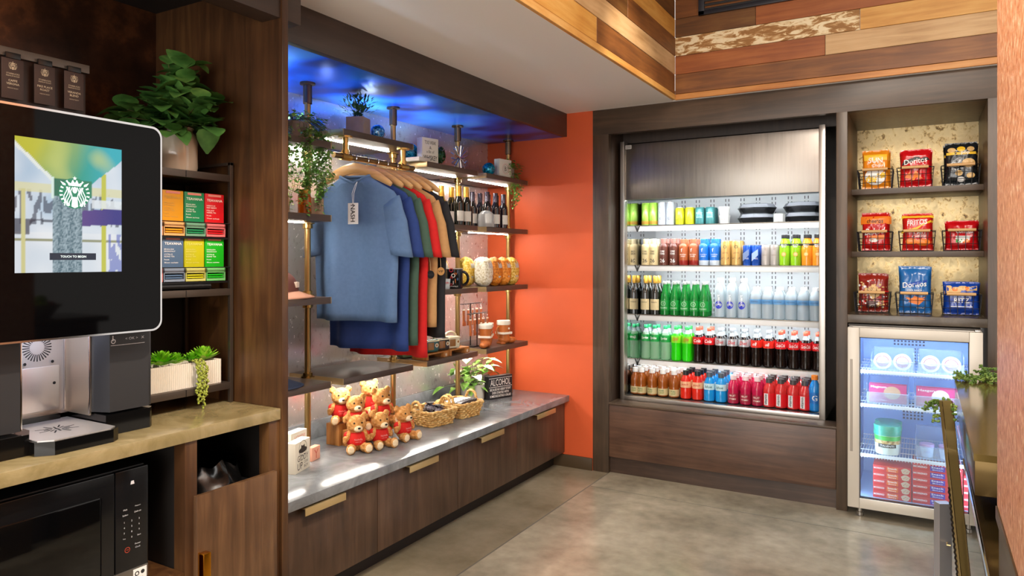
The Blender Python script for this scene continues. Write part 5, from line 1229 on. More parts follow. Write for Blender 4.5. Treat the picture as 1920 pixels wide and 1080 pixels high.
PROT['gray'] = can('slim_can', .137, .0285, '#a79f98', lambda mb, R: (mb.text('C', .014, (.006, 0, .108), FACE_Y, 1, cyl=R), mb.text('ZERO', .008, (0, 0, .07), FACE_Y, 1, cyl=R)), [P('ink brown', '#6a4a40', .5)])
def juice(liq, nm):
    d = drink('juice_bottle', 'juice bottle', .2, [(.026, 0), (.032, .006), (.033, .09), (.031, .125), (.023, .155), (.0165, .172), (.0165, .18)], [liq], [0] * 6, (.019, .176, .2, P('cap black', '#1a1a1c', .35)), None)
    mb = MB(); mb.lathe([(.0315, .118), (.0282, .142)], 20, cap=False); mb.text('MINUTE', .008, (0, 0, .133), FACE_Y, 1, cyl=.0315, width=.034, bold=True); mb.text('MAID', .008, (0, 0, .123), FACE_Y, 1, cyl=.0322, width=.026, bold=True)
    mb.disc((0, -.0335, .075), .014, FACE_Y, 18, 2); mb.disc((0, -.0338, .075), .010, FACE_Y, 18, 3)
    mb.build('wrap_label', [ink_k, ink_w, P('fruit orange', '#f0a040', .5), P('fruit pulp', '#f6cf8a', .5)], d); return d
PROT['apple'] = juice(P('green juice', '#8fc41e', .12), 'a'); PROT['orange'] = juice(P('orange juice', '#f2992a', .12), 'o')
# top shelf
PROT['limecan'] = can('tall_can', .162, .031, '#9fce4a', lambda mb, R: (mb.text('Y', .02, (0, 0, .11), FACE_Y, 1, cyl=R), mb.lathe([(R, .012), (R, .035)], 20, cap=False, m=2)), [P('ink olive', '#5f7a1e', .5), P('can amber band', '#c0922a', .35)], P('can lid lime', '#b8dc78', .4))
PROT['whitecan'] = can('tall_can', .162, .029, '#cdd3dc', lambda mb, R: (mb.text('W', .022, (0, 0, .09), FACE_Y, 1, cyl=R), mb.text('o', .02, (0, 0, .05), FACE_Y, 1, cyl=R), mb.text('o', .016, (0, 0, .125), FACE_Y, 1, cyl=R)), [P('ink slate', '#6a7488', .5)])
PROT['yellow'] = can('short_can', .122, .0315, '#cfd022', lambda mb, R: (mb.text('O', .026, (0, 0, .08), FACE_Y, 1, cyl=R), mb.text('LEMON', .010, (0, 0, .04), FACE_Y, 2, cyl=R)), [P('ink lime', '#8fae1e', .5), P('ink dark olive', '#4a5a14', .5)])
PROT['teal'] = can('short_can', .118, .0325, '#3f7f80', lambda mb, R: (mb.text('truly', .014, (0, 0, .078), FACE_Y, 1, cyl=R, width=.044), mb.text('WATER', .009, (0, 0, .05), FACE_Y, 1, cyl=R)), [P('ink pale teal', '#cfe4e2', .5)], P('can lid teal', '#5a9090', .4))
# deck bottles
def deckb(nm, h, r, mats, seg, cap, lz, lm, draw, ink):
    pr = [(r * .78, 0), (r, .006), (r, h * .36), (r * .94, h * .42), (r, h * .52), (r * .9, h * .66), (r * .62, h * .78), (r * .46, h * .83), (r * .46, h * .86)]
    return drink(nm, 'bottle', h, pr, mats, [seg] * 8, (r * .56, h * .835, h, cap), lz, lm, draw, ink, r + .0006)
PROT['tea'] = deckb('tea_bottle', .178, .0335, [P('amber tea', '#a5571a', .08, trans=.25)], 0, lid_w, (.012, .055), P('tea label', '#c9b98a', .4), TT(T('PURE', .010, .008, 1, .03), T('LEAF', .010, -.006, 2, .03)), [ink_g, P('ink leaf', '#4f7a2a', .5)])
PROT['punch'] = deckb('punch_bottle', .185, .0345, [P('red punch', '#d42818', .1)], 0, P('cap black', '#1a1a1c', .35), (.075, .115), P('label orange pale', '#e8b48a', .4), T('punch', .016, 0, 1, .045, True, .2), [ink_r])
PROT['bluep'] = deckb('punch_bottle', .185, .0345, [P('blue drink', '#1a8fd8', .1)], 0, P('cap slate', '#4f5a66', .35), (.075, .115), P('label pale blue', '#bfe2ee', .4), T('blue', .016, 0, 1, .045, True, .2), [P('ink deep green', '#0f5a5a', .5)])
PROT['pink'] = deckb('pink_bottle', .18, .034, [P('magenta drink', '#b81a48', .1)], 0, P('cap pale pink', '#f0d6dc', .4), (.012, .068), P('label deep rose', '#9a1f3a', .35), TT(T('FRUIT', .012, .012, 1, .04), T('VITAMIN', .010, -.008, 1, .046)), [P('ink cream', '#efe6da', .5)])
PROT['vit'] = deckb('vitamin_bottle', .178, .0355, [P('red vitamin drink', '#c93030', .1)], 0, P('cap dark grey', '#4a4648', .35), (.012, .088), P('label vivid red', '#d81c26', .35), lambda mb, R, zc: (mb.grid(lambda u, v: Vector((R * sin((u - .5) * .75 - .35), -R * cos((u - .5) * .75 - .35), .014 + .072 * v)), 6, 1, 1), mb.text('vitamin', .014, (-.0125, 0, zc), FACE_Y, 2, cyl=R + .0005, width=.064, rot=pi / 2, bold=True)), [P('label stripe white', '#e6e6e8', .4), ink_k])
p_, s_ = pet(.215, .034, None, None, None, 2)
PROT['gat'] = drink('sports_bottle', 'sports drink bottle', .215, p_, [P('blue sports drink', '#1d84d6', .1)], [0] * len(s_), (.019, .188, .215, P('cap orange', '#e8862a', .4)), (.05, .115), P('label blue', '#1f6fc0', .35), T('G', .034, 0, 1, None, True), [ink_w], .0346)
desc = dict(sprite='clear lemon-lime soda bottle with green label', dew='bright green soda bottle', cola='cola bottle with red label and coral cap', diet='cola bottle with silver label', zero='cola bottle with red label and grey cap', coke='cola bottle with red script label',
            wine='dark wine bottle with gold foil', perr='green sparkling water bottle', smart='slim water bottle with blue dot', water='clear crinkled water bottle', corev='cream shake bottle marked 26', corec='dark brown shake bottle marked 26', fair='copper-brown shake bottle', blue='blue shake bottle',
            latte='tan latte can', bull='blue and silver slim can', gray='taupe slim can', apple='green juice bottle with black cap', orange='orange juice bottle with black cap', limecan='tall lime-green can', whitecan='tall pale grey can', yellow='short yellow can', teal='short teal can',
            tea='amber tea bottle with white cap', punch='red punch bottle with black cap', bluep='blue punch bottle with slate cap', pink='magenta drink bottle with pale cap', vit='red vitamin drink bottle with grey cap', gat='blue sports drink bottle with orange cap')
shelf_n = ['on the top cooler shelf', 'on the second cooler shelf', 'on the third cooler shelf', 'on the fourth cooler shelf', 'on the cooler deck']
used = set()
def place(kind, loc, label, rz=0):
    if kind in used: o = dup(PROT[kind], loc, rz, label)
    else: o = PROT[kind]; o.location = loc; o.rotation_euler = (0, 0, rz); o['label'] = label; used.add(kind)
    o['group'] = desc[kind] + 's in the cooler'
def row(sh, z, y0, dy, items, nrows=1):
    for kind, pxs in items:
        nr = nrows if isinstance(nrows, int) else nrows.get(kind, nrows.get('*', 1))
        for j in range(nr):
            for i, px in enumerate(pxs):
                x = at(px, 486, Y=y0).x; rz = RND.uniform(-.12, .12)
                x = max(CL + .0305 + .0395, min(CR - .032 - .0375, x))
                pos = '' if len(pxs) == 1 else ', ' + ORD[i] + ' along'
                lab = f'{desc[kind]} {shelf_n[sh]}{pos}' + ('' if nr == 1 else (', front row' if j == 0 else ', ' + ORD[j] + ' row'))
                if len(lab.split()) > 16: lab = lab.replace('on the ', 'on ')
                place(kind, (x + (RND.uniform(0, .001) if j else 0), y0 + j * dy, z + .0004), lab, rz)
row(0, SZ[0] - .006, 4.812, .068, [('limecan', [1208.5, 1225]), ('whitecan', [1241.5, 1257]), ('yellow', [1275, 1293.5]), ('teal', [1312.5, 1332])], 2)
row(1, SZ[1] - .006, 4.812, .07, [('corev', [1208, 1226]), ('corec', [1245, 1263.5]), ('fair', [1282, 1301]), ('blue', [1320, 1340]), ('latte', [1361, 1381]), ('bull', [1401, 1417]), ('gray', [1436, 1452.5]), ('apple', [1471, 1492]), ('orange', [1513, 1533])], 2)
row(2, SZ[2] - .006, 4.812, .075, [('wine', [1209, 1229]), ('perr', [1247, 1265, 1284, 1302, 1320]), ('smart', [1349, 1371, 1393]), ('water', [1417, 1439, 1461, 1483, 1506, 1529])], 2)
row(3, SZ[3] - .006, 4.812, .075, [('sprite', [1208, 1228, 1248]), ('dew', [1268, 1288.5]), ('cola', [1309, 1330]), ('diet', [1351, 1373, 1395]), ('zero', [1418, 1441]), ('coke', [1464, 1488, 1511, 1534])], 2)
row(4, .49, 4.60, .076, [('tea', [1183, 1203, 1223, 1243, 1264]), ('punch', [1286, 1308]), ('bluep', [1330, 1352]), ('pink', [1375, 1398, 1420]), ('vit', [1442, 1464, 1487, 1509])], 4)
row(4, .49, 4.60, .076, [('gat', [1530])], 1)
# cups, trays and lidded containers on the top shelf
cu = [P('cup white plastic', '#d9dad6', .4), P('cup print', '#c0786a', .5)]
for k in range(2):
    mb = MB(); mb.lathe([(.030, 0), (.037, .05), (.038, .052), (.038, .058)], 24); mb.text('YOGURT', .009, (0, 0, .030), FACE_Y, 1, cyl=.0368, width=.035)
    o = mb.build('yogurt_cup', cu, loc=(at(1358, 486, Y=4.80).x, 4.81, SZ[0] - .005 + .0582 * k)); tag(o, ('lower' if k == 0 else 'upper') + ' white yogurt cup of the pair beside the teal cans', 'cup', 'yogurt cups')
trayb = P('tray black', '#141416', .2); trayl = CLEAR('tray lid', '#dfe4ea', .6, .08, '#c4c8d0'); food = MOTTLE('packed salad', ['#2f3a1c', '#6a7a3a', '#b58a5a', '#e0d8c0'], 60, .6, 0, (.3, .7), 3, .4)
for (px, nm) in ((1417, 'nearer the cups'), (1505, 'against the steel post')):
    for k in range(2):
        x = at(px, 486, Y=4.86).x; t_ = thing('food_tray', ('lower' if k == 0 else 'upper') + ' black lidded food tray of the pair ' + nm, 'food tray', (x, 4.90, SZ[0] - .0055 + .066 * k), 0, 'lidded food trays')
        MB().lathe([(.095, 0), (.105, .004), (.122, .034), (.126, .036), (.126, .039)], 8).build('tray_base', trayb, t_)
        MB().lathe([(.112, .031), (.10, .036)], 8).build('salad', food, t_)
        MB().lathe([(.126, .0395), (.121, .042), (.108, .062), (.098, .0655)], 8).build('tray_lid', trayl, t_)
o = MB().lathe([(.030, 0), (.0365, .006), (.0365, .055), (.030, .06)], 8).build('octagonal_tub', P('frosted tub', '#b9bbb6', .35), loc=(at(1461, 486, Y=4.80).x, 4.80, SZ[0] - .005 + .0)); o.location.z += .0; tag(o, 'frosted octagonal tub between the two pairs of food trays', 'tub')
# ================================================================ SNACK NICHE
bw_ = P('basket wire', '#17161a', .4, .5)
def snack_basket(loc, w, d, h, lab):
    b = thing('wire_basket', lab, 'basket', loc, 0, 'wire snack baskets')
    mb = MB(); k = .9; r_ = .0017
    def loop(s_, z): return [(-w / 2 * s_, -d / 2 * (s_ if s_ < 1 else 1), z), (w / 2 * s_, -d / 2, z), (w / 2 * s_, d / 2, z), (-w / 2 * s_, d / 2, z)]
    for j in range(4):
        s_ = k + (1 - k) * j / 3; L = loop(s_, .003 + (h - .003) * j / 3)
        for i in range(4): mb.cyl(L[i], L[(i + 1) % 4], r_ * (1.5 if j == 3 else 1), 6)
    for i in range(6):
        t = -1 + 2 * i / 5
        for y in (-d / 2, d / 2): mb.cyl((t * w / 2 * k, y, .003), (t * w / 2, y, h), r_, 5)
        mb.cyl((t * w / 2 * k, -d / 2, .003), (t * w / 2 * k, d / 2, .003), r_, 5)
    for i in range(1, 5):
        t = -1 + 2 * i / 5
        for sx in (-1, 1): mb.cyl((sx * w / 2 * k, t * d / 2, .003), (sx * w / 2, t * d / 2, h), r_, 5)
    mb.build('wire_frame', bw_, b)
    MB().cyl((-w * .36, -d / 2 - .004, h + .002), (w * .36, -d / 2 - .004, h + .002), .0085, 14).build('wood_grip', P('pale wood grip', '#d2a46a', .5), b)
    mb = MB()
    for sx in (-1, 1): mb.tube([(sx * w * .42, -d / 2, h), (sx * w * .38, -d / 2 - .004, h + .002), (sx * w * .34, -d / 2 - .004, h + .002)], .0022, 6)
    mb.build('grip_wire', bw_, b)
def chip_bag(loc, w, h, t, mats, lab, draw, grp, rz=0, tilt=0):
    """pillow bag with crimped ends; front faces -Y"""
    g_ = thing('chip_bag', lab, 'chip bag', loc, radians(rz), grp); g_.rotation_euler = (radians(tilt), 0, radians(rz))
    nu, nv = 26, 26; sd = sum(ord(c) for c in lab) % 97
    def y_at(u, v):
        e_ = max(0, min(1, (v - .06) / .12)) * max(0, min(1, (.94 - v) / .12)); f = (1 - (2 * u - 1) ** 4) ** .5 * (e_ ** .6)
        return t / 2 * f + .007 * noise.noise(Vector((u * 4, v * 4, sd))) * f + .003 * noise.noise(Vector((u * 11, v * 11, sd)))
    def wx(u, v): return (u - .5) * w * (1 - .06 * sin(pi * v))
    mb = MB()
    mb.grid(lambda u, v: Vector((wx(u, v), -y_at(u, v), h * v)), nu, nv); mb.grid(lambda u, v: Vector((wx(u, v), y_at(u, v), h * v)), nu, nv, flip=True)
    mb.build('bag_film', mats[0], g_, 60)
    pr = MB()
    def onto(fx, fy, n_=20): pass
    class D:
        def pt(s_, x, z): u = min(.99, max(.01, x / w + .5)); v = min(.99, max(.01, z / h)); return Vector((x, -y_at(u, v) - .0012, z))
        def poly(s_, pts, m, sub=0):
            c = Vector((sum(p[0] for p in pts) / len(pts), sum(p[1] for p in pts) / len(pts), 0)); N = len(pts); vs = [s_.pt(c.x, c.y)]; R_ = 4
            for q_ in range(1, R_ + 1):
                for p in pts: vs.append(s_.pt(c.x + (p[0] - c.x) * q_ / R_, c.y + (p[1] - c.y) * q_ / R_))
            fs = [(0, 1 + i, 1 + (i + 1) % N) for i in range(N)]
            for q_ in range(R_ - 1): fs += [(1 + q_ * N + i, 1 + (q_ + 1) * N + i, 1 + (q_ + 1) * N + (i + 1) % N, 1 + q_ * N + (i + 1) % N) for i in range(N)]
            pr.add(vs, fs, m)
        def oval(s_, x, z, rx, rz_, m, n_=18, rot=0): s_.poly([(x + rx * cos(a) * cos(rot) - rz_ * sin(a) * sin(rot), z + rx * cos(a) * sin(rot) + rz_ * sin(a) * cos(rot)) for a in [2 * pi * i / n_ for i in range(n_)]], m)
        def rect(s_, x0, x1, z0_, z1_, m): 
            n_ = 6; s_.poly([(x0 + (x1 - x0) * i / n_, z0_) for i in range(n_)] + [(x1, z0_ + (z1_ - z0_) * i / n_) for i in range(n_)] + [(x1 - (x1 - x0) * i / n_, z1_) for i in range(n_)] + [(x0, z1_ - (z1_ - z0_) * i / n_) for i in range(n_)], m)
        def text(s_, tx, size, x, z, m, wd=None, shear=0, rot=0):
            vs, fs, w_, h_ = text_geo(tx, True); k = size / max(h_, .3); kx = k if wd is None else wd / w_; out = []
            for v in vs:
                a, b_ = v.x * kx + shear * v.y * k, v.y * k; a, b_ = a * cos(rot) - b_ * sin(rot), a * sin(rot) + b_ * cos(rot); p = s_.pt(x + a, z + b_); p.y -= .0012; out.append(p)
            pr.add(out, fs, m)
    draw(D()); pr.build('bag_print', mats, g_, 60); return g_
def film(nm, c): return P('film ' + nm, c, .22, coat=.4)
kw = P('print white', '#f4f2ee', .4); kk_ = P('print black', '#15130f', .4); ky = P('print yellow', '#f2c230', .4); ko = P('print orange', '#ef7d1a', .4); kr_ = P('print red', '#d01a14', .4); kg = P('print green', '#2f9a3a', .4); kt = P('print tan', '#d8b070', .4); kb_ = P('print blue', '#1747a8', .4)
Z1n, Z2n, Z3n = 1.808 + .0005, 1.445 + .0005, 1.095 + .0005
def nx(px, y): return at(px, 486, Y=y).x
YB = 4.755
specs = []
def sun(D): D.rect(-.06, .06, .165, .20, 2); D.oval(0, .07, .055, .05, 1); D.text('SUN', .032, .0, .165, 3, .075); D.text('Chips', .02, .01, .132, 3, .06, .2); D.oval(-.02, .055, .03, .02, 2); D.oval(.03, .075, .025, .018, 2)
def dor(D): D.poly([(-.07, .125), (.07, .15), (.06, .165), (.0, .172), (-.06, .15)], 3); D.text('Doritos', .030, 0, .148, 1, .115, .1, .12); D.poly([(-.03, .03), (.035, .045), (.0, .095)], 2); D.poly([(-.055, .055), (-.01, .04), (-.03, .085)], 2); D.text('NACHO', .012, 0, .11, 1, .05)
def pop(D): D.oval(-.045, .195, .02, .014, 4); D.oval(0, .20, .02, .015, 2); D.oval(.045, .198, .018, .014, 4); D.rect(-.07, .07, .168, .182, 2); D.text('pop', .018, .02, .175, 1, .04); D.oval(.035, .12, .032, .026, 4); D.text('WHITE', .010, -.035, .118, 3, .04); D.text('CHEDDAR', .010, -.035, .103, 3, .05); D.oval(-.01, .065, .018, .015, 4); D.oval(.045, .05, .02, .016, 4); D.oval(.0, .03, .02, .014, 3)
def eng(D): D.rect(-.075, .075, .155, .20, 2); D.text('cheetos', .024, 0, .172, 3, .085); D.text('Baked', .038, 0, .112, 1, .10, .3, .1); D.poly([(-.03, .06), (.05, .065), (.05, .09), (-.03, .085)], 2); D.oval(-.005, .06, .025, .012, 1)
def fri(D): D.rect(-.075, .075, .185, .20, 4); D.text('FRITOS', .03, 0, .158, 1, .10, .15, .1); D.poly([(-.075, .10), (.0, .115), (.07, .16), (.07, .172), (.0, .13), (-.075, .115)], 4); D.text('CHILI', .016, .01, .098, 1, .06); D.text('CHEESE', .016, .01, .078, 1, .07); D.oval(-.03, .05, .03, .018, 2); D.oval(.03, .045, .035, .02, 2)
def goy(D): D.text('Combos', .026, .01, .105, 1, .08); D.rect(-.03, .035, .04, .078, 4); D.rect(-.03, .0, .04, .06, 5); D.rect(.002, .035, .04, .06, 2)
def dots(D):
    q_ = random.Random(9)
    for i in range(46): D.oval(q_.uniform(-.07, .07), q_.uniform(.02, .185), q_.uniform(.004, .009), q_.uniform(.003, .007), q_.choice([1, 4, 6, 4]))
    D.poly([(-.04, .13), (0, .155), (.045, .13), (.035, .09), (0, .07), (-.035, .09)], 4); D.text("DOT'S", .018, 0, .128, 3, .05); D.text('PRETZELS', .009, 0, .104, 3, .05); D.rect(-.03, .03, .02, .06, 3); D.text('HOT', .012, 0, .035, 1, .03)
def cool(D): D.poly([(-.06, .16), (.06, .185), (.06, .17), (-.05, .14)], 5); D.text('Doritos', .03, .0, .158, 1, .115, .1, .1); D.text('COOL RANCH', .010, 0, .125, 1, .07); D.poly([(-.045, .085), (.055, .09), (.0, .05)], 2); D.poly([(-.03, .06), (.0, .095), (.05, .075), (.02, .045)], 2); D.text('RANCH', .009, .03, .03, 1, .04)
def blu(D): D.poly([(-.07, .10), (.07, .13), (.07, .155), (-.07, .155)], 4); D.oval(-.03, .135, .014, .011, 2); D.oval(.02, .14, .016, .01, 2); D.text('RITZ', .026, 0, .075, 1, .07); D.rect(-.05, .05, .04, .044, 1)
inks6 = [kw, ky, kk_, kt, kg, kr_]
rows3 = [(Z1n, [(1641, sun, film('tangerine', '#e88a1a'), [kw, ky, kw], .15, .215, 'orange grain chip bag'), (1716, dor, film('bright red', '#c8121a'), [kw, ko, kk_], .165, .205, 'red nacho tortilla chip bag'), (1801, pop, film('black', '#1b2024'), [kw, ky, kw, kt], .165, .225, 'black popcorn bag with yellow band')]),
         (Z2n, [(1640, eng, film('deep red', '#c11414'), [kw, ko, kk_], .15, .21, 'red puffs bag with orange top'), (1719, fri, film('red', '#cf1f1a'), [kw, ko, kw, ky], .155, .20, 'red corn chip bag with yellow top'), (1803, goy, film('crimson', '#c4101a'), [kw, ko, kw, kw, kg], .16, .155, 'short red pretzel snack bag')]),
         (Z3n, [(1635, dots, film('maroon', '#8a2418'), [kw, ko, P('print maroon', '#4a1410', .4), kt, kg, kr_], .155, .205, 'maroon speckled pretzel bag'), (1714, cool, film('blue', '#1a63a8'), [kw, ko, kw, kw, kb_], .16, .245, 'blue ranch tortilla chip bag'), (1802, blu, film('royal blue', '#1440a0'), [kw, ko, kw, kt], .17, .165, 'royal blue cracker bag')])]
lev = ['the highest niche shelf', 'the middle niche shelf', 'the stone niche ledge']
for li, (z, its) in enumerate(rows3):
    yb = YB if li < 2 else 4.60
    for ci, (px, dr, fm, ik, w_, h_, nm) in enumerate(its):
        x = nx(px, yb - .05); bwid = .18 if li == 0 else .175
        snack_basket((x, yb, z), .185, .17, .115, f'black wire basket of {nm}s on {lev[li]}')
        for k in range(3):
            y_ = yb - .052 + k * .052; lab = f'{nm}, ' + ['front', 'middle', 'back'][k] + f' of its basket on {lev[li]}'
            b_ = chip_bag((x + [0, .008, -.006][k] + .002, y_, z + .006), w_ * .94, h_ * 1.06 - [0, .004, .0][k], .044, [fm] + (ik + inks6)[:6], lab, dr, nm + 's', [0, 4, -5][k], [-3, 0, 2][k])
# ================================================================ GLASS-DOOR FREEZER
FZ = thing('glass_door_freezer', 'small white glass-door freezer under the stone niche ledge', 'freezer')
fx0, fx1, fy0, fy1, fz0, fz1 = -.352, .256, 4.30, 4.95, .055, 1.035
liner = P('freezer liner', '#9cc0ec', .4); case = P('freezer white case', '#d6d0c6', .35); doorm = P('champagne door frame', '#cfc6b8', .35, .15)
mb = MB(); mb.box(fx0, fx0 + .02, fy0, fy1, fz0, fz1, .002); mb.box(fx1 - .02, fx1, fy0, fy1, fz0, fz1, .002); mb.box(fx0, fx1, fy1 - .02, fy1, fz0, fz1); mb.box(fx0, fx1, fy0, fy1, fz1 - .02, fz1, .002); mb.box(fx0, fx1, fy0, fy1, fz0, fz0 + .03, .002)
mb.build('cabinet_case', case, FZ)
mb = MB(); mb.box(fx0 + .02, fx0 + .032, fy0 + .01, fy1 - .02, .085, 1.015); mb.box(fx1 - .032, fx1 - .02, fy0 + .01, fy1 - .02, .085, 1.015); mb.box(fx0 + .02, fx1 - .02, fy1 - .06, fy1 - .02, .085, 1.015); mb.box(fx0 + .02, fx1 - .02, fy0 + .01, fy1 - .02, 1.0, 1.015); mb.box(fx0 + .02, fx1 - .02, fy0 + .01, fy1 - .02, .085, .10)
for (cx_, z_, nx_, nz_) in ((-.07, .93, 9, 5), (-.03, .82, 2, 6), (-.03, .53, 23, 4), (-.05, .47, 6, 3), (.14, .50, 7, 5)):
    for i in range(nx_):
        for j in range(nz_): x = cx_ + (i - nx_ / 2) * .019; z = z_ + (j - nz_ / 2) * .019; mb.box(x, x + .0105, fy1 - .0612, fy1 - .0598, z, z + .0105, 0, 1)
mb.build('inner_liner', [liner, P('perforation', '#2a3550', .6)], FZ)
MB().box(fx0 + .05, fx1 - .05, fy0 + .03, fy0 + .055, .992, .9995).build('inner_light', EMIT('freezer led', '#d3e8ff', 85), FZ)
for xx in (fx0 + .034, fx1 - .042): MB().box(xx, xx + .008, fy0 + .014, fy0 + .022, .12, .98).build('inner_light', EMIT('freezer side led', '#d3e8ff', 46), FZ)
yd0, yd1 = 4.262, 4.298
dr = MB(); xa, xb_, za_, zb_ = -.357, .2585, .058, 1.032
dr.box(xa, xa + .058, yd0, yd1, za_, zb_, .004); dr.box(xb_ - .058, xb_, yd0, yd1, za_, zb_, .004); dr.box(xa + .058, xb_ - .058, yd0, yd1, zb_ - .052, zb_, .004); dr.box(xa + .058, xb_ - .058, yd0, yd1, za_, za_ + .055, .004)
dr.box(xa + .012, xa + .0125 + .014, yd0 - .0006, yd0 + .004, .36, .86, .002, 1)
do = dr.build('door_frame', [doorm, P('grip recess', '#a79d90', .4)], FZ)
mb = MB(); g0 = .0105
mb.box(xa + .055, xa + .062, yd0 + .006, yd1, za_ + .05, zb_ - .05, 0); mb.box(xb_ - .062, xb_ - .055, yd0 + .006, yd1, za_ + .05, zb_ - .05, 0); mb.box(xa + .055, xb_ - .055, yd0 + .006, yd1, zb_ - .056, zb_ - .05, 0); mb.box(xa + .055, xb_ - .055, yd0 + .006, yd1, za_ + .05, za_ + .058, 0)
mb.build('gasket', black, do)
MB().box(xa + .06, xb_ - .06, yd0 + .014, yd0 + .018, za_ + .056, zb_ - .054).build('door_glass', CLEAR('door glass', '#f4f9fb', .06, .02, '#ffffff'), do)
mb = MB(); mb.box(.225, .25, 4.27, 4.33, 1.033, 1.042, .002); mb.build('top_hinge', steel, FZ)
MB().box(fx0 - .006, fx1, 4.33, 4.90, 1.036, 1.044, .001).build('top_cap', P('freezer cap dark', '#3a352f', .4), FZ)
for x in (-.30, .20): MB().lathe([(.012, 0), (.018, .003), (.018, .02), (.012, .022), (.012, .055)], 16, (x, 4.33, 0)).build('foot', steel, FZ)
wsh = P('white coated wire', '#e6edf4', .35)
fs_ = [.792, .608, .335]
for k, z in enumerate(fs_):
    mb = MB(); ya_, yb_ = 4.345, 4.86
    for y in (ya_, yb_): mb.cyl((fx0 + .034, y, z - .004), (fx1 - .034, y, z - .004), .0035, 8)
    mb.box(fx0 + .034, fx1 - .034, ya_ - .006, ya_ - .003, z - .014, z + .004, .001)
    for i in range(38): x = fx0 + .045 + i * (fx1 - fx0 - .09) / 37; mb.tube([(x, ya_ - .002, z - .02), (x, ya_ - .002, z), (x, yb_, z)], .0016, 5)
    for y in (4.47, 4.6, 4.73): mb.cyl((fx0 + .034, y, z - .0045), (fx1 - .034, y, z - .0045), .0025, 6)
    mb.build('wire_shelf', wsh, FZ)
binm = CLEAR('clear bin plastic', '#e2edf8', .16, .05, '#ffffff')
def fbin(x0, x1, z, lab, h=.10):
    mb = MB(); t_ = .003; ya_, yb_ = 4.375, 4.62
    mb.box(x0, x1, ya_, ya_ + t_, z, z + h * .5, .001); mb.box(x0, x1, yb_ - t_, yb_, z, z + h); mb.box(x0, x0 + t_, ya_, yb_, z, z + h); mb.box(x1 - t_, x1, ya_, yb_, z, z + h); mb.box(x0, x1, ya_, yb_, z, z + t_)
    for (a, b_) in (((x0, ya_, z + h * .5), (x1, ya_, z + h * .5)), ((x0, ya_, z + h * .5), (x0, yb_, z + h)), ((x1, ya_, z + h * .5), (x1, yb_, z + h)), ((x0, yb_, z + h), (x1, yb_, z + h)), ((x0, ya_, z + .002), (x1, ya_, z + .002))): mb.cyl(a, b_, .0028, 6)
    return tag(mb.build('clear_bin', binm), lab, 'bin', 'clear freezer bins')
icw = P('ice cup white', '#f0f2f4', .4); icp = P('ice cup plum', '#8a3a4a', .5); icb = P('ice cup beige', '#e2cdb4', .5)
def fx(px): return at(px, 486, Y=4.42).x
for bi, (pa, pb, nm) in enumerate(((1634, 1714, 'nearer the cooler'), (1722, 1807, 'nearer the copper wall'))):
    a, c = fx(pa), fx(pb); fbin(a, c, fs_[0] + .002, f'clear bin with two white ice-cream tubs, {nm}')
    for k in range(2):
        t_ = thing('ice_cream_tub', f'white ice-cream tub lying lid outward, ' + ORD[k] + f' in the bin {nm}', 'ice cream tub', (a + (c - a) * (.27 + .46 * k), 4.40, fs_[0] + .002 + .0475), 0, 'ice-cream tubs')
        mb = MB(); mb.M = Matrix.Rotation(-pi / 2, 4, 'X') @ Matrix.Translation((0, 0, 0)); mb.lathe([(.042, .005), (.034, .10)], 28); mb.build('tub_body', icw, t_)
        mb = MB(); mb.tube([(0, -.004, 0), (0, .008, 0)], .0435, 30); mb.disc((0, -.0046, 0), .032, FACE_Y, 24, 1, .028)
        mb.poly([(-.028, -.004), (.0, -.012), (.026, -.006), (.02, -.022), (0, -.028), (-.02, -.022)], (0, -.0048, 0), FACE_Y, 1); mb.text('Haagen', .008, (0, -.0048, .008), FACE_Y, 1, width=.036); mb.disc((.008, -.0046, -.002), .012, FACE_Y, 16, 2)
        mb.build('tub_lid', [icw, icp, icb], t_)
pkb = [P('bar carton pink', '#c4246c', .4), P('bar carton pale', '#e9cfc4', .4), ink_w, P('bar carton tan', '#c79a78', .5)]
for bi, (pa, pb, nm) in enumerate(((1626, 1704, 'nearer the cooler'), (1714, 1796, 'nearer the copper wall'))):
    a, c = fx(pa), fx(pb); fbin(a, c, fs_[1] + .002, f'clear bin with pink ice-cream cartons, {nm}', .12)
    for k in range(2):
        mb = MB(); w_ = c - a - .02; mb.box(-w_ / 2, w_ / 2, -.022, .022, 0, .098, .001); q_ = [(w_ * .5 * .96 * (.0 + .62 * cos(t_)) + w_ * .12, .055 + .035 * sin(t_)) for t_ in [2 * pi * i / 24 for i in range(24)]]
        mb.poly([(x * .75 + w_ * .03, z) for x, z in q_], (0, -.0226, 0), FACE_Y, 1 if bi else 3); mb.text('Magnum' if bi == 0 else 'Haagen', .016, (-w_ * .24, -.0230, .082), FACE_Y, 2, width=w_ * .42, bold=True); mb.text('ice cream bars', .007, (-w_ * .22, -.0230, .014), FACE_Y, 2, width=w_ * .4)
        o = mb.build('bar_carton', pkb, loc=((a + c) / 2, 4.405 + .05 * k, fs_[1] + .006)); o.rotation_euler = (radians(-8), 0, 0)
        tag(o, 'pink ice-cream bar carton at the ' + ('front' if k == 0 else 'back') + f' of the bin {nm}', 'carton', 'pink cartons')
pt_ = thing('talenti_pint', '', 'ice cream tub'); pt_.name = 'pint_tub'
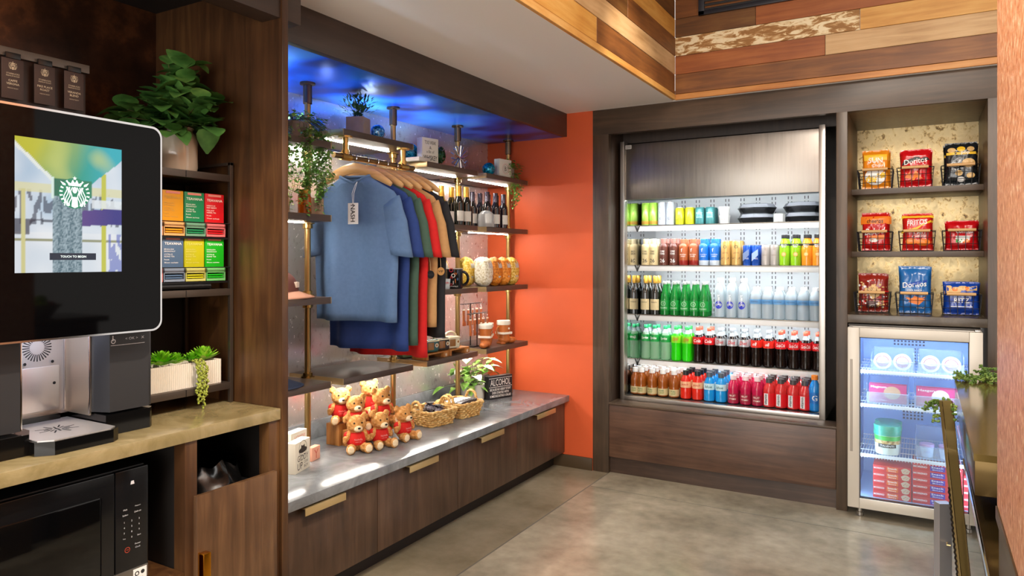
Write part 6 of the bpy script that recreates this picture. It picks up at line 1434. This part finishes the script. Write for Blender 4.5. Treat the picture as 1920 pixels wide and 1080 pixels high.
for k, (xx, yy, zz, lab) in enumerate([(1664, 4.42, 0, 'tall clear pint of mint ice cream on the lowest wire shelf'), (1664, 4.53, 0, 'mint ice-cream pint behind the front one on the lowest wire shelf'), ]):
    loc = (fx(xx), yy, fs_[2] + .002)
    if k == 0:
        pt_.location = loc; pt_['label'] = lab; pt_['group'] = 'mint pints'
        MB().lathe([(.058, 0), (.060, .003), (.064, .10), (.066, .105)], 30).build('tub_body', P('pint pale', '#e6efe2', .3), pt_)
        MB().lathe([(.068, .104), (.069, .112), (.068, .113), (.069, .130), (.0675, .131), (.0685, .152), (.066, .156)], 30).build('lid', P('pint mint lid', '#2f9f84', .3), pt_)
        mb = MB(); mb.lathe([(.0635, .078), (.0648, .103)], 30, cap=False, m=1); mb.lathe([(.0628, .058), (.0636, .078)], 30, cap=False, m=3)
        mb.grid(lambda u, v: Vector((.0632 * sin((u - .5) * 1.5), -.0632 * cos((u - .5) * 1.5), .040 + .02 * v)), 12, 1, 0); mb.text('TALENTI', .010, (0, 0, .050), FACE_Y, 2, cyl=.0640, width=.07, bold=True)
        mb.build('wrap_label', [ink_k, P('mint leaf green', '#2fae3f', .4), ink_w, MOTTLE('chip pieces', ['#4a2a18', '#c9a05a', '#e6dcb8'], 50, .5, 0, (.3, .7), 2)], pt_)
    else: dup(pt_, loc, .2, lab)
a, c = fx(1717), fx(1796); fbin(a, c, fs_[2] + .002, 'clear bin with two small white cups on the lowest wire shelf', .13)
for k in range(2):
    mb = MB(); mb.lathe([(.027, 0), (.033, .052), (.035, .054), (.0355, .068), (.034, .07)], 24, mats=[0, 1, 1, 1]); mb.text('cream', .010, (0, 0, .03), FACE_Y, 1, cyl=.0318, width=.03)
    o = mb.build('frozen_cup', [icw, P('cup lilac', '#b89ac0', .4)], loc=(a + (c - a) * (.27 + .46 * k), 4.43, fs_[2] + .0055)); tag(o, 'white frozen dessert cup with lilac lid, ' + ORD[k] + ' in the low bin', 'cup', 'frozen dessert cups')
rb = [P('box red', '#c41f28', .4), P('box orange', '#e2641e', .4), P('box violet', '#4a2f9a', .4), ink_w, P('cookie tan', '#c9b49a', .6), P('box end grey', '#b9b2b4', .5)]
for ci, (pa, pb, acc, nm) in enumerate(((1638, 1709, 1, 'orange-panelled'), (1711, 1804, 2, 'violet-panelled'), (1806, 1852, 1, 'partly hidden'))):
    a, c = fx(pa), fx(pb); w_ = c - a
    for k in range(5 if ci != 1 else 6):
        mb = MB(); hh = .0355; mb.box(0, w_, 0, .20, 0, hh - .0006, .001)
        mb.text('MORENO', .010, (w_ * .16, -.0006, hh * .55), FACE_Y, 3, width=w_ * .28, bold=True)
        mb.poly([(w_ * .36, hh * .12), (w_ * .66, hh * .12), (w_ * .66, hh * .85), (w_ * .36, hh * .85)], (0, -.0005, 0), FACE_Y, acc)
        mb.text('Snack', .010, (w_ * .51, -.0009, hh * .66), FACE_Y, 3, width=w_ * .25, bold=True); mb.text('Bites', .006, (w_ * .51, -.0009, hh * .30), FACE_Y, 3, width=w_ * .2)
        mb.poly([(w_ * .85 + w_ * .11 * cos(t_) * (1 + .12 * sin(5 * t_)), hh * .5 + hh * .44 * sin(t_)) for t_ in [2 * pi * i / 26 for i in range(26)]], (0, -.0006, 0), FACE_Y, 4)
        for i in range(5): mb.poly([(w_ * (.80 + .028 * i) + .002 * cos(t_), hh * (.4 + .12 * (i % 3)) + .002 * sin(t_)) for t_ in [2 * pi * j / 6 for j in range(6)]], (0, -.0009, 0), FACE_Y, 0)
        o = mb.build('snack_carton', rb, loc=(a, 4.365, .1005 + k * hh)); tag(o, f'red frozen snack carton, ' + ORD[k] + f' from the bottom of the {nm} stack', 'carton', 'red freezer cartons')
# ================================================================ CONSOLE BY THE COPPER WALL
cz = .84; brz = P('polished bronze', '#86703f', .12, .6); brzd = P('dark bronze', '#4a3a1e', .2, .85)
cn = thing('bronze_console', 'polished bronze console ledge standing beyond the copper wall edge', 'console')
mb = MB(); mb.prism([(.125, 2.44), (.125, 3.95), (.60, 3.95), (.60, 2.44)], cz - .02, cz, 'z'); mb.build('console_top', brz, cn)
MB().box(.128, .60, 2.444, 3.93, cz - .12, cz - .02, .002).build('console_apron', brzd, cn)
mb = MB(); mb.box(.138, .60, 2.03, 3.85, .615, .64, .002); mb.box(.30, .60, 2.5, 3.85, 0, .615); mb.build('lower_ledge', brzd, cn)
MB().cyl((.136, 2.03, .632), (.136, 3.85, .632), .006, 10).build('bright_edge', chrome, cn)
def garland(loc, n_, sx, sy, sz, lab, seed, name='succulent_garland', drop=0):
    q_ = random.Random(seed); mb = MB()
    for k in range(n_):
        b_ = Vector((q_.uniform(-sx, sx), q_.uniform(-sy, sy), q_.uniform(0, sz))); d_ = Vector((q_.uniform(-1, 1), q_.uniform(-1, 1), q_.uniform(-.3 - drop, .5)));
        pts = [b_ + d_.normalized() * (.05 * i / 4) + Vector((0, 0, -.03 * drop * (i / 4) ** 2)) for i in range(5)]; mb.tube(pts, .001, 4, 1)
        for i in range(1, 5):
            for s_ in range(3): mb.ell(pts[i] + Vector((q_.uniform(-.006, .006), q_.uniform(-.006, .006), q_.uniform(-.005, .006))), (.0062, .0042, .0042), 8, 6, R=Matrix.Rotation(q_.uniform(0, 6), 3, 'Z') @ Matrix.Rotation(q_.uniform(-.8, .8), 3, 'Y'))
    return tag(mb.build(name, [MOTTLE('pearl succulent', ['#38521c', '#5f7d2c', '#8fa04a'], 30, .45, 0, (.3, .7), 2), P('leaf stem', '#4a4a25', .6)], loc=loc), lab, 'plant')
garland((.215, 3.88, cz + .008), 34, .06, .05, .012, 'trailing green succulents on the far end of the bronze console', 21)
garland((.255, 3.97, cz + .02), 12, .03, .03, .03, 'taller green succulent sprig against the copper wall edge', 23, 'succulent_sprig')
# leaning bronze bar with its sprig, steel post and bead chain (one narrow barrier)
t0 = 2.8
def cp(px, py, t):
    d = FW + RT * ((px - CX) / FPX); return Vector((d.x * t, d.y * t, CAMZ + (HY - py) / FPX * t))
A0, A1, B0, B1_ = cp(1766, 752, t0), cp(1785, 752, t0), cp(1801.5, 1080, t0), cp(1819, 1080, t0)
dirb = (B0 - A0); kx = -A0.z / dirb.z
bb = thing('leaning_bar', 'flat bronze bar leaning in front of the glass-door freezer', 'bar')
ft0 = A0 + dirb * kx; ft1 = A1 + (B1_ - A1) * kx; dn = Vector((-sin(YAW), cos(YAW), 0)) * .02
vs = [A0, A1, ft1, ft0]; vs = vs + [v + dn for v in vs]
MB().add(vs, [(0, 1, 2, 3), (7, 6, 5, 4), (0, 4, 5, 1), (1, 5, 6, 2), (2, 6, 7, 3), (3, 7, 4, 0)]).build('flat_bar', P('satin bronze', '#96804f', .3, .5), bb)
E1, E2 = A0 + Vector((-.004, 0, 0)), A1 + Vector((.004, 0, 0))
mb = MB(); mb.tube([A0 - dn * .05, ft0 - dn * .05], .0022, 6); mb.tube([A1 - dn * .05, ft1 - dn * .05], .0022, 6); mb.build('bright_edge', P('pale bronze edge', '#c9b890', .2, 1), bb)
sp = (A0 + A1) / 2; garland((sp.x - .012, sp.y + .03, sp.z - .03), 14, .035, .012, .03, 'small dark succulent sprig tucked behind the leaning bronze bar', 31, 'succulent_sprig', .9)
g_ = thing('steel_post', 'square brushed steel post standing before the freezer', 'post')
tp_ = 2.9; q0 = cp(1762, 945, tp_); q1 = cp(1785, 950, tp_)
MB().prism([(q0.x, q0.y), (q1.x, q1.y), (q1.x + dn.x * 2, q1.y + dn.y * 2), (q0.x + dn.x * 2, q0.y + dn.y * 2)], .0005, q0.z, 'z').build('post_body', P('brushed post steel', '#b4b4ba', .35, .7), g_)
hk = cp(1776, 1022, tp_ - .03); MB().tube([hk + Vector((0, .03, 0)), hk, hk + Vector((.012, 0, 0))], .003, 7).build('brass_hook', gold, g_)
c0, c1 = cp(1779, 915, 2.72), cp(1795, 1080, 2.72); mb = MB()
L = (c1 - c0); n_ = 120; kz = (c0.z - .006) / (c0.z - c1.z)
for k in range(n_): mb.ell(c0 + L * (kz * k / n_) + Vector((.0015 * sin(k * 1.3), 0, 0)), .0038, 8, 6)
tag(mb.build('bead_chain', P('dark bead', '#2a2420', .25, .7)), 'dark beaded chain hanging beside the steel post', 'chain')
# fruit bowl off to the side (shows as a reflection in the coffee machine glass)
ft = MB().box(.62, 1.1, 1.9, 2.7, 1.0, 1.035, .003).build('side_counter', brzd); tag(ft, 'dark bronze counter beyond the copper wall end', 'countertop')
MB().box(.66, 1.05, 1.95, 2.65, 0, 1.0).build('counter_base', dark_wood, ft)
bw2 = MB().lathe([(.04, 0), (.05, .004), (.09, .06), (.115, .085), (.11, .085), (.08, .055), (.03, .012)], 28, cap=False).build('fruit_bowl', P('pale glazed bowl', '#c8c0b0', .2), loc=(.78, 2.37, 1.0355)); tag(bw2, 'pale bowl of fruit on the side counter', 'bowl')
for k, (dx, dy, dz, c_, nm) in enumerate([(-.045, -.02, .075, '#7f9a2a', 'green'), (.04, -.035, .075, '#86a030', 'green'), (.0, .05, .075, '#8a2a22', 'red'), (.0, -.005, .115, '#8fa838', 'green')]):
    mb = MB(); mb.lathe([(.004, .012), (.018, .004), (.034, .02), (.037, .04), (.030, .062), (.014, .07), (.004, .062)], 20); o = mb.build('apple', P('apple ' + nm, c_, .3), loc=(.78 + dx, 2.37 + dy, 1.0355 + dz - .045)); tag(o, f'{nm} apple, ' + ORD[k] + ' in the bowl on the side counter', 'apple')
# ================================================================ LIGHTS
def area(nm, loc, rot, size, energy, col, sy=None):
    d = bpy.data.lights.new(nm, 'AREA'); d.energy = energy; d.color = col; d.size = size
    if sy: d.shape = 'RECTANGLE'; d.size_y = sy
    o = bpy.data.objects.new(nm, d); COL.objects.link(o); o.location = loc; o.rotation_euler = rot; return o
def spot(nm, loc, to, energy, col, ang=70, r=.05, blend=.6):
    d = bpy.data.lights.new(nm, 'SPOT'); d.energy = energy; d.color = col; d.spot_size = radians(ang); d.shadow_soft_size = r; d.spot_blend = blend
    o = bpy.data.objects.new(nm, d); COL.objects.link(o); o.location = loc; o.rotation_euler = (Vector(to) - Vector(loc)).to_track_quat('-Z', 'Y').to_euler(); return o
warm = (1, .86, .70); neu = (1, .94, .86)
area('ceiling_panel', (.3, 2.0, 3.24), (0, 0, 0), 1.2, 55, neu, 1.2)
area('ceiling_panel', (.6, .2, 3.24), (0, 0, 0), 1.4, 90, neu, 1.4)
area('ceiling_panel', (-.4, -1.6, 3.24), (0, 0, 0), 1.4, 80, neu, 1.4)
spot('unseen_downlight', (-.7, 3.0, 3.2), (-1.8, 4.36, 1.0), 70, warm, 50)
spot('unseen_downlight', (-.5, 1.2, 3.2), (-2.15, 1.15, .95), 230, warm, 56)
spot('puck_light', (-2.15, .75, 2.33), (-2.6, .75, 2.1), 26, (1, .72, .5), 110)
spot('unseen_downlight', (-.35, 2.3, 3.2), (-.03, 5.0, 1.45), 65, warm, 26)  # narrow spot added out of view to brighten the snack niche
spot('unseen_downlight', (-.7, 1.2, 3.2), (.15, 1.8, 1.5), 220, warm, 50)  # unseen spot added to wash the copper wall
for y_, z_, e_ in ((2.0, 1.96, 12), (2.28, 1.96, 10), (2.56, 2.04, 11), (2.90, 2.04, 10), (3.36, 1.96, 6), (3.90, 1.96, 1)): spot('added_uplight', (-2.55, y_, z_), (-2.50, y_, 2.3), e_, (.55, .75, 1), 130, .02)  # invented spots above the shelves, added for the blue ceiling glow
area('added_soffit_fill', (-.4, -2.9, 1.35), (pi / 2, 0, 0), 4.2, 130, (1, .97, .93), 2.3)  # unseen area light added behind the camera to lift the soffit
w = bpy.data.worlds.new('World'); SC.world = w; w.use_nodes = True
bg = w.node_tree.nodes['Background']; bg.inputs['Color'].default_value = (1, .93, .86, 1); bg.inputs['Strength'].default_value = .9
vs = SC.view_settings; vs.view_transform = 'Standard'; vs.look = 'None'; vs.gamma = 1; vs.exposure = 0.36; vs.use_curve_mapping = False
SC.cycles.use_denoising = True; SC.cycles.max_bounces = 8; SC.cycles.transparent_max_bounces = 24; SC.cycles.caustics_reflective = False; SC.cycles.caustics_refractive = False; SC.cycles.sample_clamp_indirect = 6
# ---------------------------------------------------------------- give every thing built round the world origin its own base point
bpy.context.view_layer.update()
for o in list(COL.objects):
    if o.parent or o.type not in ('EMPTY', 'MESH') or o.get('kind') == 'structure' or o.location.length > 1e-6: continue
    ms = [o] if o.type == 'MESH' else []
    ms += [c for c in o.children if c.type == 'MESH'] + [g for c in o.children for g in c.children if g.type == 'MESH']
    pts = [m_.matrix_world @ Vector(c) for m_ in ms for c in m_.bound_box]
    if not pts: continue
    lo = [min(p[i] for p in pts) for i in range(3)]; hi = [max(p[i] for p in pts) for i in range(3)]
    base = Vector(((lo[0] + hi[0]) / 2, (lo[1] + hi[1]) / 2, lo[2]))
    if o.type == 'MESH': o.data.transform(Matrix.Translation(-base))
    o.location = base
    for c in o.children: c.location = c.location - base
